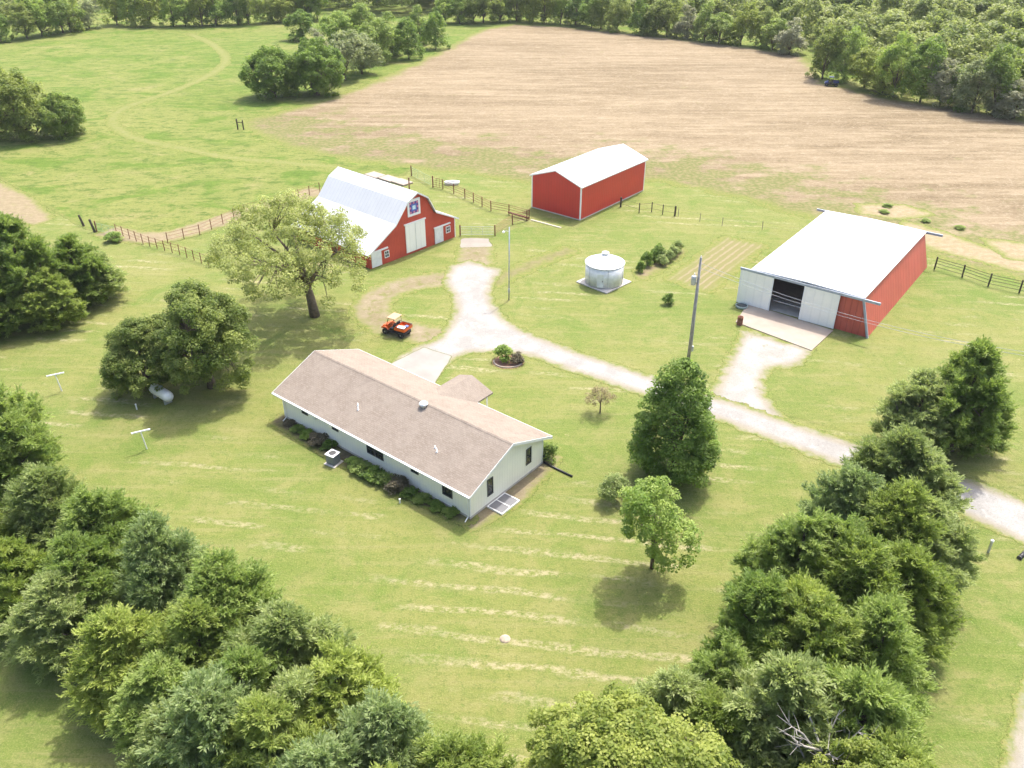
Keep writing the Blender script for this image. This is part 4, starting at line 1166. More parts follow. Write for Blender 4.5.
def make_cedar(seed, h=9.0, r=3.2, mat=None, spiky=0.5, density=1.0):
    """trunk and crown meshes of an open grown red cedar: rising limbs with plumes of needles"""
    g = np.random.default_rng(seed)
    lobes = g.uniform(0, 2 * np.pi, 3)
    nb = int(185 * density)
    Vs = []; Ts = []
    tb = MB()
    tb.tube([(0, 0, -0.1), (0.1, 0.05, h * 0.4), (0, 0.1, h * 0.85)], [0.26, 0.16, 0.04], 8)
    leaders = [(np.array([0.0, 0.0]), 1.0, 0.78)]
    for q in range(4):
        a_ = q * 1.57 + g.uniform(-.5, .5)
        leaders.append((np.array([np.cos(a_), np.sin(a_)]) * r * g.uniform(0.34, 0.55), g.uniform(0.62, 0.9), g.uniform(0.5, 0.66)))
    wts = np.array([0.36, 0.16, 0.16, 0.16, 0.16])
    for i in range(nb):
        li = g.choice(5, p=wts)
        off, hs, rs = leaders[li]
        t = g.uniform(0, 1) ** 0.85
        z0 = h * hs * (0.04 + 0.88 * t)
        az = i * 2.39996 + g.uniform(-.5, .5)
        prof = (0.80 + 0.25 * min(t / 0.22, 1)) * (1 - t) ** 0.62 + 0.11
        prof *= 1 + 0.14 * np.cos(2 * (az - lobes[0])) + 0.12 * np.cos(3 * (az - lobes[1]) + 4 * t)
        L = r * rs * prof * g.uniform(0.75, 1.2)
        el = np.radians(10 + 50 * t + g.uniform(-14, 14))
        d = np.array([np.cos(az) * np.cos(el), np.sin(az) * np.cos(el), np.sin(el)])
        p0 = np.array([off[0] * min(1, 0.3 + z0 / h * 1.6), off[1] * min(1, 0.3 + z0 / h * 1.6), z0 * 0.95])
        if g.random() < 0.3: tb.tube([p0, p0 + d * L * 0.5, p0 + d * L * 0.85 + (0, 0, 0.1)], [0.06, 0.04, 0.015], 5)
        btone = g.uniform(0, 1)
        nt_ = int((5 + L * 7.5) * density)
        s = np.sqrt(g.uniform(0.09, 1, nt_))
        q0 = p0 + d * (L * s)[:, None]
        q0[:, 2] += 0.10 * L * s * s
        td = unit(d + g.normal(0, 0.60, (nt_, 3)) + np.array([0, 0, 0.30 + 0.3 * spiky]))
        tl = g.uniform(0.5, 1.1, nt_) * (1.15 - 0.35 * s) * (0.8 + 0.4 * spiky)
        nn = 34
        u = g.uniform(0.0, 1, (nt_, nn))
        P = q0[:, None] + td[:, None] * (tl[:, None] * u)[..., None]
        A = unit(td[:, None] * 1.0 + g.normal(0, 0.44, (nt_, nn, 3)))
        P = P + A * 0.12 + g.normal(0, 0.05, P.shape)
        out = unit(P - np.array([0, 0, h * 0.35]))
        N = unit(out * 0.40 + np.array([0, 0, 0.85]) + g.normal(0, 0.50, P.shape))
        ln = g.uniform(0.16, 0.33, (nt_, nn)); wd = g.uniform(0.042, 0.08, (nt_, nn))
        Vs.append(leaf_quads(P.reshape(-1, 3), A.reshape(-1, 3), N.reshape(-1, 3), ln.ravel(), wd.ravel()))
        tt = np.repeat(np.clip(btone * 0.55 + g.uniform(0, 0.45, nt_), 0, 1), nn) + g.normal(0, 0.06, nt_ * nn)
        Ts.append(np.clip(tt, 0, 1))
    root = thing('cedar_tree', 'cedar', 'tree')
    tb.build('trunk', M_bark, root, True)
    c = foliage_object('crown', np.concatenate(Vs), np.concatenate(Ts), mat); c.parent = root
    return root

def make_broadleaf(seed, h, r, base, mat, nclump=150, leaf=0.22, per=170, clump_r=0.75, limbs=7, lean=(0, 0), flat=0.85, lobes=6, openness=0.0,
                   trunk_r=0.3, bark=None, name='broadleaf_tree', upper=0.45, droop=0.0, conic=0.0, droplow=0.0, zr=(-0.55, 0.35), egg=None):
    """trunk and crown meshes of a leafy tree: limbs, then clumps of leaves on a lobed crown"""
    g = np.random.default_rng(seed)
    tb = MB()
    cz = (h + base) / 2; hz = (h - base) / 2
    cx = np.array([lean[0], lean[1], 0.0])
    fork = base + (h - base) * 0.12
    tb.tube([(0, 0, -0.1), tuple(cx * 0.12 + (0, 0, fork * 0.5)), tuple(cx * 0.3 + (0, 0, fork)), tuple(cx * 0.7 + (0, 0, h * 0.72))], [trunk_r * 1.25, trunk_r, trunk_r * 0.8, trunk_r * 0.2], 10)
    # lobes of the crown
    LB = []
    for i in range(lobes):
        az = 2 * np.pi * i / lobes + g.uniform(-.4, .4)
        rr = g.uniform(0.42, 0.62) * r
        zz = cz + hz * g.uniform(*zr)
        sz = g.uniform(0.42, 0.6)
        sh = 1 - conic * (zz - base) / (h - base)
        LB.append((np.array([cx[0] + np.cos(az) * rr * sh, cx[1] + np.sin(az) * rr * sh, zz]), np.array([sz * r * sh, sz * r * sh, hz * sz * 1.15])))
    LB.append((np.array([cx[0], cx[1], cz + hz * 0.35]), np.array([0.55 * r * (1 - conic * .5), 0.55 * r * (1 - conic * .5), hz * 0.65])))
    LB.append((np.array([cx[0], cx[1], cz - hz * 0.1]), np.array([0.66 * r, 0.66 * r, hz * 0.72])))
    C = []
    tries = 0
    while len(C) < nclump and tries < nclump * 40:
        tries += 1
        if egg:
            tz = g.uniform(0, 1) ** egg[2]
            rr = r * min(1.0, 0.55 + tz / egg[0]) * (1 - tz) ** egg[1]
            a_ = g.uniform(0, 2 * np.pi)
            rr *= 1 + 0.12 * np.cos(3 * a_ + seed) + 0.10 * np.cos(5 * a_ + 9 * tz)
            rr *= g.uniform(0.25, 1.0) ** 0.35
            p = np.array([cx[0] + rr * np.cos(a_), cx[1] + rr * np.sin(a_), base + (h - base) * tz])
            if C and min(np.linalg.norm(p - x) for x in C) < clump_r * openness: continue
            C.append(p); continue
        c0, rad = LB[g.integers(len(LB))]
        d = unit(g.normal(0, 1, 3)); d[2] = d[2] if g.random() < 0.45 else abs(d[2])
        p = c0 + d * rad * g.uniform(0.72, 1.0)
        inside = False
        for c1, r1 in LB:
            if c1 is not c0 and (((p - c1) / r1) ** 2).sum() < 0.55: inside = True
        if inside and g.random() > 0.25: continue
        if p[2] < base - droplow or p[2] > h: continue
        if C and openness and min(np.linalg.norm(p - x) for x in C) < clump_r * openness: continue
        C.append(p)
    C = np.array(C)
    # limbs out to the lobes, twigs to some clumps
    ends = []
    for i in range(limbs):
        tgt = LB[i % len(LB)][0] + g.normal(0, 0.08 * r, 3)
        st = cx * 0.25 + np.array([0, 0, fork * g.uniform(0.75, 1.05)])
        midp = st * 0.45 + tgt * 0.55 + np.array([0, 0, 0.06 * h])
        tb.tube([st, midp, tgt], [trunk_r * 0.5, trunk_r * 0.32, trunk_r * 0.12], 7)
        ends.append((midp, tgt))
    for i in range(0, len(C), 5 if egg else 3):
        a = min((e for pr_ in ends for e in pr_), key=lambda e: np.linalg.norm(e - C[i]))
        m_ = (a + C[i]) / 2 + g.normal(0, 0.12, 3)
        tb.tube([a, m_, C[i]], [trunk_r * 0.16, trunk_r * 0.1, 0.012], 5, cap=False)
    # leaves
    n = len(C)
    k_ = per
    cr = g.uniform(0.65, 1.25, n) * clump_r
    D = unit(g.normal(0, 1, (n, k_, 3)))
    D[..., 2] = np.where(g.random((n, k_)) < upper, np.abs(D[..., 2]), D[..., 2])
    rad = g.uniform(0.25, 1.0, (n, k_)) ** 0.5 * cr[:, None]
    P = C[:, None] + D * rad[..., None] * np.array([1, 1, flat])
    P[..., 2] -= droop * (D[..., 0] ** 2 + D[..., 1] ** 2) * rad
    N = unit(D * 0.5 + np.array([0, 0, 0.85]) + g.normal(0, 0.5, P.shape))
    A = unit(np.cross(N, g.normal(0, 1, P.shape)))
    ln = g.uniform(0.75, 1.35, (n, k_)) * leaf; wd = ln * g.uniform(0.5, 0.75, (n, k_))
    V = leaf_quads(P.reshape(-1, 3), A.reshape(-1, 3), N.reshape(-1, 3), ln.ravel(), wd.ravel())
    tone = np.clip(np.repeat(g.uniform(0, 0.75, n), k_) + g.uniform(-0.1, 0.3, n * k_), 0, 1)
    root = thing(name, name, 'tree')
    tb.build('trunk', bark or M_bark, root, True)
    c = foliage_object('crown', V, tone, mat); c.parent = root
    return root

used_proto = set()
def place(proto, label, loc, scale, rz, mat=None, group=None, cat=None, name=None):
    """the prototype itself the first time, a copy of it and of its parts afterwards"""
    if proto.name not in used_proto:
        used_proto.add(proto.name); t = proto
        t.location = loc; t.rotation_euler = (0, 0, rz); t.scale = scale; t['label'] = label
        if group: t['group'] = group
        if cat: t['category'] = cat
    else:
        t = copy_tree(proto, label, loc, rz, scale, cat, group)
    if name: t.name = name
    if mat is not None:
        for ch in t.children:
            if ch.name.startswith('crown') or ch.name.startswith('foliage'):
                ch.material_slots[0].link = 'OBJECT'; ch.material_slots[0].material = mat
    return t

rng = random.Random(11)
CED = [make_cedar(100 + i, 9.0, 3.0, LM['green'], sp, 1.0) for i, sp in enumerate((0.3, 0.8, 0.5, 1.0))]
GL, GR, GC = 'cedars in the row at the lower left', 'cedars in the row right of the lawn', 'cedars in the clump at the left'
def cedar(kind, bx, by, h, r, col, label, group):
    p = at(bx, by)
    if group == GC: r *= 0.86
    place(CED[kind], label, p, (r / 2.65, r / 2.65, h / 9.0), rng.uniform(0, 6.28), LM[col], group)

# row at the lower left
for a in (
    (0, 22, 494, 10.0, 3.6, 'green', 'dark green cedar at the far end of the lower left row, nearest the clothesline'),
    (1, 72, 556, 7.6, 2.9, 'grey', 'grey green cedar just inside the far end of the lower left row'),
    (2, 118, 585, 8.2, 3.0, 'green', 'mid green cedar on the lawn side of the lower left row, beside a grey one'),
    (3, 178, 628, 8.6, 2.8, 'blue', 'bluish cedar on the lawn side of the lower left row, before the dark spiky one'),
    (3, 240, 664, 8.2, 3.3, 'green', 'dark cedar with spiky tips jutting onto the lawn from the lower left row'),
    (0, 300, 712, 8.0, 3.3, 'grey', 'pale grey green rounded cedar on the lawn edge right of the spiky dark one'),
    (2, 350, 762, 8.2, 3.1, 'bright', 'yellow green cedar on the lawn edge between two greyish ones'),
    (1, 398, 812, 8.4, 2.7, 'blue', 'blue green pointed cedar near the bottom edge of the left row'),
    (2, 455, 848, 8.0, 2.9, 'olive', 'olive cedar at the right tip of the left row, bottom edge'),
    (1, -18, 578, 7.0, 2.9, 'olive', 'olive cedar cut by the left picture edge in the lower left row'),
    (0, 28, 620, 6.6, 2.8, 'bright', 'yellowish cedar standing low on the outer side of the lower left row'),
    (3, 80, 655, 6.4, 2.8, 'grey', 'soft grey green cedar on the outer side of the row, beside a yellowish one'),
    (1, 136, 702, 6.8, 2.9, 'bright', 'bright yellow green cedar in the middle of the lower left row'),
    (2, 182, 742, 6.6, 2.8, 'green', 'green cedar on the outer side of the row above its ground shadow'),
    (3, 232, 795, 8.4, 3.2, 'blue', 'silvery blue cedar near the bottom edge of the left row'),
    (0, 285, 812, 8.4, 2.9, 'olive', 'yellowish olive cedar beside the silvery blue one'),
    (2, 335, 850, 8.2, 3.0, 'blue', 'blue cedar cut by the bottom edge of the picture'),
    (0, 400, 885, 8.0, 3.0, 'bright', 'yellow green cedar cut by the bottom edge right of the blue one'),
    (2, 100, 628, 7.6, 2.8, 'green', 'green cedar hemmed in between a grey and a yellowish one in the lower left row'),
    (0, 215, 700, 7.6, 2.8, 'olive', 'olive cedar in the core of the lower left row behind the silvery blue one'),
    (1, 262, 752, 7.4, 2.7, 'green', 'green cedar between the pale rounded one and the silvery blue one'),
    (3, 312, 775, 7.4, 2.7, 'grey', 'grey green cedar low between two yellowish ones near the bottom edge'),
    (3, 186, 786, 5.8, 2.4, 'grey', 'small grey cedar low on the outer flank of the left row'),
): cedar(*a, GL)
# clump at the left
for a in (
    (0, 36, 318, 11.6, 4.2, 'green', 'tallest dark cedar of the clump at the left'),
    (2, 84, 305, 8.2, 4.0, 'green', 'broad mid height cedar right of the tallest in the left clump'),
    (1, 8, 330, 8.6, 4.2, 'green', 'dark cedar at the left picture edge in the left clump'),
    (3, 106, 300, 5.6, 3.0, 'grey', 'short greyish cedar at the right tip of the left clump'),
    (2, 58, 325, 6.5, 3.4, 'olive', 'low olive cedar in front of the tallest one in the left clump'),
    (0, -40, 350, 8.5, 4.2, 'green', 'cedar outside the left picture edge beside the left clump'),
): cedar(*a, GC)
# pair beside the lane
cedar(0, 950, 450, 10.2, 3.1, 'green', 'tall dark cedar standing alone beyond the lane', None)
cedar(2, 908, 448, 7.4, 2.9, 'grey', 'shorter grey green cedar leaning against the tall one beyond the lane', None)
cedar(3, 968, 447, 6.6, 2.3, 'green', 'smaller dark cedar on the right flank of the tall one beyond the lane', None)
# row right of the lawn
for a in (
    (0, 882, 522, 8.2, 3.0, 'grey', 'grey green cedar at the far end of the right row, beside the lane'),
    (2, 903, 526, 7.4, 3.0, 'grey', 'pale grey cedar reaching towards the lane on the right row'),
    (1, 836, 560, 7.8, 2.7, 'blue', 'bluish cedar on the lawn side near the far end of the right row'),
    (3, 878, 592, 8.6, 3.2, 'olive', 'olive cedar near the far end in the middle of the right row'),
    (0, 908, 590, 7.6, 2.8, 'grey', 'grey cedar on the marker side of the right row'),
    (2, 785, 618, 8.6, 3.1, 'green', 'rich green cedar on the lawn side of the right row'),
    (1, 832, 655, 9.2, 3.3, 'olive', 'olive yellow cedar in the centre of the right row'),
    (3, 882, 652, 8.2, 2.9, 'olive', 'olive cedar on the grass verge side of the right row'),
    (0, 744, 690, 8.8, 3.0, 'green', 'dark green cedar pushing onto the lawn from the right row'),
    (2, 795, 725, 9.4, 3.2, 'olive', 'yellow olive cedar behind the big grey green one'),
    (1, 856, 720, 8.8, 2.9, 'green', 'green cedar on the verge side of the right row'),
    (0, 765, 790, 9.6, 3.6, 'grey', 'big soft grey green cedar near the bottom of the right row'),
    (3, 832, 805, 9.4, 3.2, 'green', 'green cedar beside the big grey green one'),
    (2, 716, 740, 7.2, 2.4, 'green', 'slender green cedar beside the small olive one'),
    (1, 862, 862, 8.6, 2.8, 'olive', 'olive cedar cut by the bottom edge on the verge side'),
    (1, 700, 790, 7.0, 2.6, 'olive', 'olive cedar wedged between the golden broadleaf tree and the lawn tip cedar'),
    (2, 815, 612, 8.0, 2.9, 'green', 'green cedar between the rich green and the olive one in the right row'),
    (3, 780, 690, 8.4, 2.9, 'bright', 'yellow green cedar in the middle of the right row'),
    (0, 668, 765, 7.0, 2.7, 'grey', 'small tan green cedar at the lawn tip of the right row'),
): cedar(*a, GR)

# leafy trees in the yard
t = make_broadleaf(1, 10.6, 6.2, 2.6, LM['gold'], nclump=470, leaf=0.17, per=190, clump_r=0.55, lobes=9, openness=0.55, egg=(0.30, 0.42, 0.8), trunk_r=0.3)
place(t, 'big golden green broadleaf tree at the bottom edge of the picture', at(622, 878), (1.0, 1.0, 0.95), 0.4)
place(t, 'smaller golden green broadleaf tree at the bottom right behind dead branches', at(850, 915), (0.8, 0.8, 0.9), 2.2)
t = make_broadleaf(2, 10.2, 4.4, 0.1, LM['walnut'], zr=(-0.85, 0.45), nclump=320, leaf=0.19, per=210, clump_r=0.7, lobes=7, openness=0.5, trunk_r=0.35)
place(t, 'dark green round tree, the taller of two joined crowns beside the propane tank', at(212, 387), (1, 1, 1), 0.6, group=None)
place(t, 'dark green tree, the lower of two joined crowns right above the propane tank', at(149, 389), (0.80, 0.80, 0.68), 2.6)
t = make_broadleaf(3, 13.0, 7.6, 2.9, LM['yellow'], nclump=240, leaf=0.19, per=165, clump_r=0.8, lobes=9, openness=0.8, trunk_r=0.42, lean=(-1.6, 0.3), limbs=9, droop=0.25, upper=0.3, droplow=0.3)
place(t, 'large open yellowish tree with visible limbs beside the gambrel barn', at(315, 316), (1.06, 1.06, 1), 0.0)
t = make_broadleaf(4, 9.9, 3.5, 0.7, LM['dark'], nclump=185, leaf=0.19, per=230, clump_r=0.66, lobes=10, conic=0.5, openness=1.0, trunk_r=0.22, egg=(0.35, 0.50, 1.15))
place(t, 'dense dark green cone shaped maple beside the utility pole', at(672, 474), (1, 1, 1), 0.2)
t = make_broadleaf(15, 7.6, 2.9, 1.5, LM['lime'], nclump=78, leaf=0.18, per=135, clump_r=0.56, lobes=4, openness=1.15, trunk_r=0.13, conic=0.35, zr=(-0.5, 0.5), lean=(-0.5, 0.2))
place(t, 'light green young tree casting its shadow on the open lawn', at(652, 568), (1, 1, 1), 1.0)
t = make_broadleaf(6, 2.5, 1.2, 0.9, LM['red'], nclump=42, leaf=0.09, per=60, clump_r=0.32, lobes=5, openness=0.8, trunk_r=0.06)
place(t, 'tiny sparse brownish tree standing between the lane and the house', at(600, 413), (1, 1, 1), 0.2)
t = make_broadleaf(7, 2.4, 1.0, 0.25, LM['grey'], nclump=50, leaf=0.12, per=80, clump_r=0.34, lobes=5, openness=0.6, trunk_r=0.06)
place(t, 'small pale shrub like tree between the maple and the young light tree', at(611, 501), (1, 1, 1), 0.8)

# bare dead tree at the bottom
def dead_tree(label, loc, h, seed):
    g = np.random.default_rng(seed)
    root = thing('dead_tree', label, 'tree', loc)
    tb = MB()
    tb.tube([(0, 0, 0), (0.1, 0, h * 0.5), (0, 0.1, h * 0.8)], [0.16, 0.11, 0.06], 8); tb.build('trunk', M_greybark, root, True)
    for i in range(11):
        br = MB()
        az = i * 2.4; el = R(g.uniform(25, 65)); L = g.uniform(1.6, 3.2)
        p = np.array([0, 0, h * g.uniform(0.5, 0.8)])
        d = np.array([math.cos(az) * math.cos(el), math.sin(az) * math.cos(el), math.sin(el)])
        q = p + d * L * 0.5; e = p + d * L + g.normal(0, 0.2, 3)
        br.tube([p, q, e], [0.06, 0.045, 0.012], 6)
        for j in range(6):
            s0 = q + (e - q) * g.uniform(0, 0.9); dd = unit(d + g.normal(0, 0.7, 3))
            br.tube([s0, s0 + dd * g.uniform(0.3, 0.6), s0 + unit(dd + g.normal(0, .4, 3)) * g.uniform(0.7, 1.2)], [0.022, 0.015, 0.006], 5)
        br.build('branch', M_greybark, root)
dead_tree('bare grey dead branches poking out between the golden trees and the grey cedar', at(795, 838), 8.6, 5)

# ------------------------------------------------------------------ shrubs
SHB = [make_broadleaf(40 + i, 1.0, 0.62, 0.05, LM['mid'], nclump=34, leaf=0.12, per=60, clump_r=0.24, lobes=4, trunk_r=0.03, name='garden_shrub') for i in range(2)]
GF = 'shrubs along the long house wall'
for i, (x, y, h, r, col, lab) in enumerate((
    (1.4, -0.6, 0.45, 0.6, 'plum', 'low brown plant at the far end of the long house wall'),
    (2.6, -0.75, 0.55, 0.7, 'mid', 'low green plant second from the far end of the long house wall'),
    (3.8, -0.75, 0.65, 0.75, 'lime', 'light green plant under the electric meter box on the long house wall'),
    (5.2, -0.85, 0.95, 0.95, 'plum', 'purple brown shrub between the meter box and the air conditioner'),
    (6.5, -0.8, 0.8, 0.7, 'dark', 'dark shrub against the wall just left of the air conditioner'),
    (9.9, -1.1, 0.8, 0.75, 'lime', 'light green shrub right of the air conditioner'),
    (11.0, -1.15, 0.95, 0.95, 'mid', 'leafy green shrub below the double window'),
    (12.2, -1.2, 0.95, 0.95, 'dark', 'dark leafy shrub just past the double window'),
    (13.4, -1.15, 0.95, 0.9, 'mid', 'green shrub left of the round purple brown one'),
    (14.7, -1.05, 1.15, 1.0, 'plum', 'round purple brown shrub in the middle of the house bed'),
    (15.9, -0.9, 0.75, 0.8, 'dark', 'dark low shrub right of the round purple brown one'),
    (17.1, -0.8, 0.6, 0.75, 'mid', 'low spreading shrub under the small high window'),
    (18.4, -0.75, 0.6, 0.7, 'dark', 'low dark shrub under the last window'),
    (19.7, -0.65, 0.55, 0.7, 'mid', 'low green shrub at the near corner of the house bed'))):
    place(SHB[i % 2], lab, hl(x, y + 0.1), (r / 0.72, r / 0.72, h * 0.85), i * 1.3, LM[col], GF, 'shrub')
place(SHB[0], 'round green shrub at the right rear corner of the house', hl(21.2, 9.4), (1.3, 1.3, 1.5), 0.5, LM['mid'], None, 'shrub')
place(SHB[1], 'taller bright green bush in the round stone edged bed', fbp + Vector((-0.35, 0.3, 0)), (1.45, 1.45, 1.5), 0.5, LM['lime'], None, 'shrub')
place(SHB[0], 'smaller brownish bush in the round stone edged bed', fbp + Vector((0.85, -0.05, 0)), (1.15, 1.1, 1.0), 2.5, LM['plum'], None, 'shrub')
place(SHB[1], 'small green bush at the foot of the rusty pipe fence', at(115, 241), (2.0, 1.6, 1.1), 1.5, LM['lime'], None, 'shrub')
place(SHB[0], 'single small bush on the lawn left of the utility pole', at(668, 304), (1.0, 1.0, 1.25), 1.9, LM['dark'], None, 'shrub')
GG = 'bushes in the garden row'
for i, (x, y, s, hh, col, lab) in enumerate(((641, 272, 0.9, 1.35, 'dark', 'dark upright bush at the near end of the garden row'),
    (647, 266, 1.1, 1.7, 'dark', 'taller dark bush second in the garden row'), (653, 262, 1.0, 1.5, 'dark', 'dark bush in the middle of the garden row'),
    (658, 258, 1.3, 1.7, 'dark', 'dark bush behind the pale bushes in the garden row'), (661, 265, 1.2, 1.2, 'grey', 'pale green bush at the near end of the lighter garden row'),
    (667, 261, 1.25, 1.35, 'grey', 'pale green bush in the middle of the lighter garden row'), (673, 257, 1.25, 1.45, 'grey', 'pale green bush towards the far end of the lighter garden row'),
    (678, 252, 1.1, 1.4, 'grey', 'pale green bush at the far end of the lighter garden row'))):
    place(SHB[i % 2], lab, at(x, y), (s, s, hh), i * 0.9, LM[col], GG, 'shrub')
for i, (x, y, lab) in enumerate(((888, 207, 'green weed clump behind the machinery building roof, farther one'), (884, 213, 'green weed clump behind the machinery building roof, nearer one'),
    (925, 222, 'green weed clump right of the machinery building rear track'), (960, 229, 'green weed clump farthest right in the rough strip'))):
    place(SHB[i % 2], lab, at(x, y), (1.2, 0.9, 0.45), i * 2.1, LM['lime'], 'weed clumps behind the machinery building', 'weed clump')
b = MB(); b.lathe([(0.36, -0.03), (0.33, 0.04), (0.2, 0.10), (0.02, 0.11)], 12)
tag(b.build('lawn_stone', paint('pale_stone', (0.36, 0.30, 0.22), 0.95, 0, 0.3, 5), None, True, loc=at(505, 639)), 'pale round stone lying in the lawn between scalped mowing rows', 'stone')

# ------------------------------------------------------------------ trees far off
FAR = [make_broadleaf(60 + i, 11.0, rr, bs, LM['mid'], nclump=ncl, leaf=0.42, per=75, clump_r=1.1, lobes=6, openness=0.3, trunk_r=0.22, conic=cn, zr=(-0.85, 0.3))
       for i, (rr, bs, ncl, cn) in enumerate(((5.2, 0.2, 125, 0.1), (4.6, -0.2, 115, 0.25), (5.6, 0.5, 130, 0.0), (4.0, 0.0, 100, 0.4), (5.0, -0.4, 130, 0.15)))]
BIG = make_broadleaf(80, 10.8, 6.2, -0.3, LM['dark'], nclump=300, leaf=0.32, per=120, clump_r=0.95, lobes=9, openness=0.4, trunk_r=0.35, zr=(-0.85, 0.3))
COLN = dict(mid='mid green', dark='dark green', gold='golden green', lime='light green', fgrey='grey green', walnut='deep green', yellow='yellowish', dusty='dusty twiggy', green='green')
def far_tree(bx, by, h, r, col, label, group=None, proto=None):
    p = proto or FAR[rng.randrange(len(FAR))]
    place(p, label, at(bx, by), (r / 5.0, r / 5.0, h / 11.0), rng.uniform(0, 6.28), LM[col], group)

# single big pasture trees and the hedge between pasture and field
place(BIG, 'big bushy tree in the pasture at the left picture edge', at(22, 138), (1.05, 1.05, 1.1), 0.3, LM['walnut'])
place(BIG, 'smaller rounded tree right beside the big pasture tree', at(66, 137), (0.68, 0.68, 0.72), 1.9, LM['mid'])
place(BIG, 'dark bushy tree at the left end of the hedge by the brown field', at(275, 97), (0.98, 0.98, 0.95), 1.0, LM['dark'])
place(BIG, 'dark bushy tree of the hedge reaching nearest the brown field', at(318, 95), (0.98, 0.98, 1.05), 2.9, LM['dark'])
GH = 'trees of the hedge between pasture and field'
for bx, by, h, r, col, lab in (
    (345, 80, 10.0, 5.4, 'fgrey', 'grey green tree of the hedge right behind the dark bushy ones'),
    (362, 74, 9.0, 4.8, 'fgrey', 'grey leaved tree of the hedge, beside another grey one'),
    (318, 66, 8.5, 4.2, 'dusty', 'dusty twiggy tree behind the dark bushy hedge trees'),
    (302, 40, 8.0, 4.5, 'dark', 'dark tree standing apart behind the hedge'),
    (338, 48, 9.0, 5.0, 'lime', 'light green tree at the back of the hedge'),
    (378, 62, 10.0, 5.0, 'mid', 'mid green tree in the middle of the hedge'),
    (392, 55, 10.5, 5.0, 'mid', 'tall green tree behind the middle of the hedge'),
    (409, 59, 9.5, 4.0, 'dark', 'dark tree near the right end of the hedge'),
    (436, 49, 9.0, 3.6, 'dark', 'round dark tree standing alone at the right end of the hedge'),
    (420, 44, 10.0, 4.5, 'mid', 'green tree behind the round dark one at the hedge end'),
    (362, 44, 10.0, 5.0, 'mid', 'green tree at the back of the hedge near the light one')):
    far_tree(bx, by, h, r, col, lab, GH)

ORD = ['first', 'second', 'third', 'fourth', 'fifth', 'sixth', 'seventh', 'eighth', 'ninth', 'tenth', 'eleventh', 'twelfth', 'thirteenth', 'fourteenth', 'fifteenth', 'sixteenth',
       'seventeenth', 'eighteenth', 'nineteenth', 'twentieth', 'twenty-first', 'twenty-second', 'twenty-third', 'twenty-fourth', 'twenty-fifth', 'twenty-sixth', 'twenty-seventh', 'twenty-eighth', 'twenty-ninth'] + ['thirtieth'] + ['thirty-' + x for x in ('first', 'second', 'third', 'fourth', 'fifth', 'sixth', 'seventh', 'eighth', 'ninth')] + ['fortieth'] + ['forty-' + x for x in ('first', 'second', 'third', 'fourth', 'fifth', 'sixth', 'seventh', 'eighth', 'ninth')]
PALETTE = ['mid', 'dark', 'mid', 'gold', 'walnut', 'lime', 'fgrey', 'mid', 'walnut', 'dusty', 'dark', 'gold']
def wood_edge(line, gap, where, group, hmul=1.0):
    """front rank of a wood: every tree a thing, counted from the left"""
    pts = [];
    P = pix(*line)
    for a, b2 in zip(P[:-1], P[1:]):
        n = max(1, round((b2 - a).length / gap))
        pts += [a.lerp(b2, (i + rng.uniform(-.2, .2)) / n) for i in range(n)]
    for i, p in enumerate(pts):
        p = p + Vector((rng.uniform(-1.2, 1.2), rng.uniform(0, 2.2), 0)); p.z = 0
        col = PALETTE[rng.randrange(len(PALETTE))]
        h = rng.uniform(7.4, 13.2) * hmul
        if col == 'dusty': h *= 0.85
        place(FAR[rng.randrange(5)], f'{COLN[col]} tree, {ORD[i]} from the left along {where}', p, (rng.uniform(0.75, 1.1),) * 2 + (h / 11.0,), rng.uniform(0, 6.28), LM[col], group)
wood_edge(((-30, 46), (20, 40), (60, 34), (97, 27)), 5.2, 'the top left wood', 'trees of the wood at the top left corner')
wood_edge(((118, 26), (200, 27), (290, 22), (330, 20)), 5.0, 'the wood behind the pasture', 'trees of the far wood behind the pasture')
wood_edge(((440, 24), (520, 22), (560, 25), (620, 32), (700, 41), (760, 48), (806, 58)), 5.2, 'the wood behind the brown field', 'trees of the far wood behind the brown field')
wood_edge(((822, 80), (845, 84), (880, 95), (920, 104), (960, 111), (1000, 117), (1040, 124)), 4.6, 'the wood right of the brown field', 'trees of the near wood at the right')

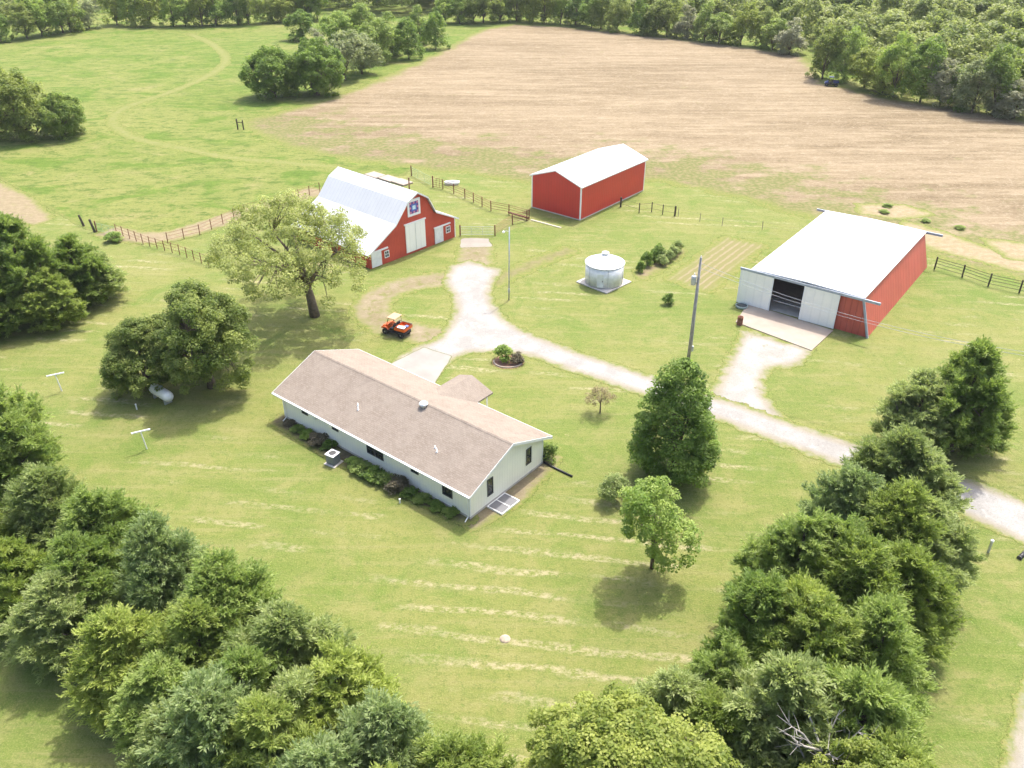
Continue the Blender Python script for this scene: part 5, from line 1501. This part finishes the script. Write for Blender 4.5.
# deeper forest: canopy nobody could count, one object
def forest_mass(name, areas, spacing, mat, seed, hmul=1.0):
    g = np.random.default_rng(seed)
    Vs = []; Ts = []
    for poly, n_ in areas:
        Q = np.array([(p.x, p.y) for p in poly]); lo, hi = Q.min(0), Q.max(0)
        xs = np.arange(lo[0], hi[0], spacing); ys = np.arange(lo[1], hi[1], spacing)
        gx, gy = np.meshgrid(xs, ys); C = np.stack([gx.ravel(), gy.ravel()], 1) + g.uniform(-.42, .42, (gx.size, 2)) * spacing
        ins = np.zeros(len(C), bool)
        for a, b2 in zip(Q, np.roll(Q, -1, 0)):
            c = (a[1] > C[:, 1]) != (b2[1] > C[:, 1])
            with np.errstate(divide='ignore', invalid='ignore'):
                xi = (b2[0] - a[0]) * (C[:, 1] - a[1]) / (b2[1] - a[1]) + a[0]
            ins ^= c & (C[:, 0] < xi)
        C = C[ins]
        for cx_, cy_ in C:
            h = g.uniform(7.0, 13.0) * hmul; rr = g.uniform(2.0, 5.2)
            ncl = int(8 + rr * 4.5); k_ = 34
            d = unit(g.normal(0, 1, (ncl, 3))); d[:, 2] = np.abs(d[:, 2]) * 1.1 - 0.35
            cc = np.array([cx_, cy_, h - rr * 0.95]) + d * np.array([rr, rr, rr * 0.95]) * g.uniform(0.6, 1.0, (ncl, 1))
            D = unit(g.normal(0, 1, (ncl, k_, 3)))
            P = cc[:, None] + D * (g.uniform(0.3, 1, (ncl, k_)) ** 0.5 * 1.2)[..., None]
            N = unit(D * 0.5 + np.array([0, 0, 0.85]) + g.normal(0, .5, P.shape)); A = unit(np.cross(N, g.normal(0, 1, P.shape)))
            ln = g.uniform(0.55, 1.0, (ncl, k_)); wd = ln * 0.65
            Vs.append(leaf_quads(P.reshape(-1, 3), A.reshape(-1, 3), N.reshape(-1, 3), ln.ravel(), wd.ravel()))
            Ts.append(np.clip(g.uniform(-0.25, 0.7) + np.repeat(g.uniform(0, 0.35, ncl), k_) + g.uniform(-.05, .1, ncl * k_), 0, 1))
    o = foliage_object(name, np.concatenate(Vs), np.concatenate(Ts), mat)
    tag(o, None, None, None, 'stuff')
    return o
right_deep = pix((832, 66), (880, 84), (960, 101), (1040, 112), (1120, 124), (1200, 60), (1200, -20), (760, -24), (690, -18), (700, 20), (760, 34), (812, 46))
mid_deep = pix((428, 14), (520, 12), (600, 20), (700, 30), (700, -22), (400, -22))
left_deep = pix((118, 16), (330, 12), (430, 18), (440, -20), (60, -22), (100, 5))
corner = pix((-60, 36), (20, 28), (92, 16), (30, 2), (-80, 10))
M_forest = leaf_mat('mixed_forest_leaves', (0.10, 0.155, 0.036), (0.31, 0.35, 0.12), 0.03)
forest_mass('woodland', [(right_deep, 0), (mid_deep, 0), (left_deep, 0), (corner, 0)], 6.2, M_forest, 5)
M_under = leaf_mat('undergrowth_leaves', (0.05, 0.08, 0.02), (0.16, 0.18, 0.06))

# ------------------------------------------------------------------ thin summer air
def haze():
    m = bpy.data.materials.new('haze'); m.use_nodes = True
    t = m.node_tree; t.nodes.remove(t.nodes['Principled BSDF'])
    v = t.nodes.new('ShaderNodeVolumePrincipled')
    v.inputs['Color'].default_value = (0.93, 0.95, 1.0, 1)
    v.inputs['Density'].default_value = HAZE
    v.inputs['Anisotropy'].default_value = 0.2
    t.links.new(v.outputs[0], t.nodes['Material Output'].inputs['Volume'])
    b = MB(); b.box(-850, 850, -150, 1050, -1.0, 45)
    o = b.build('haze', m); tag(o, None, None, None, 'stuff')
HAZE = 0.0001
if HAZE > 0: haze()
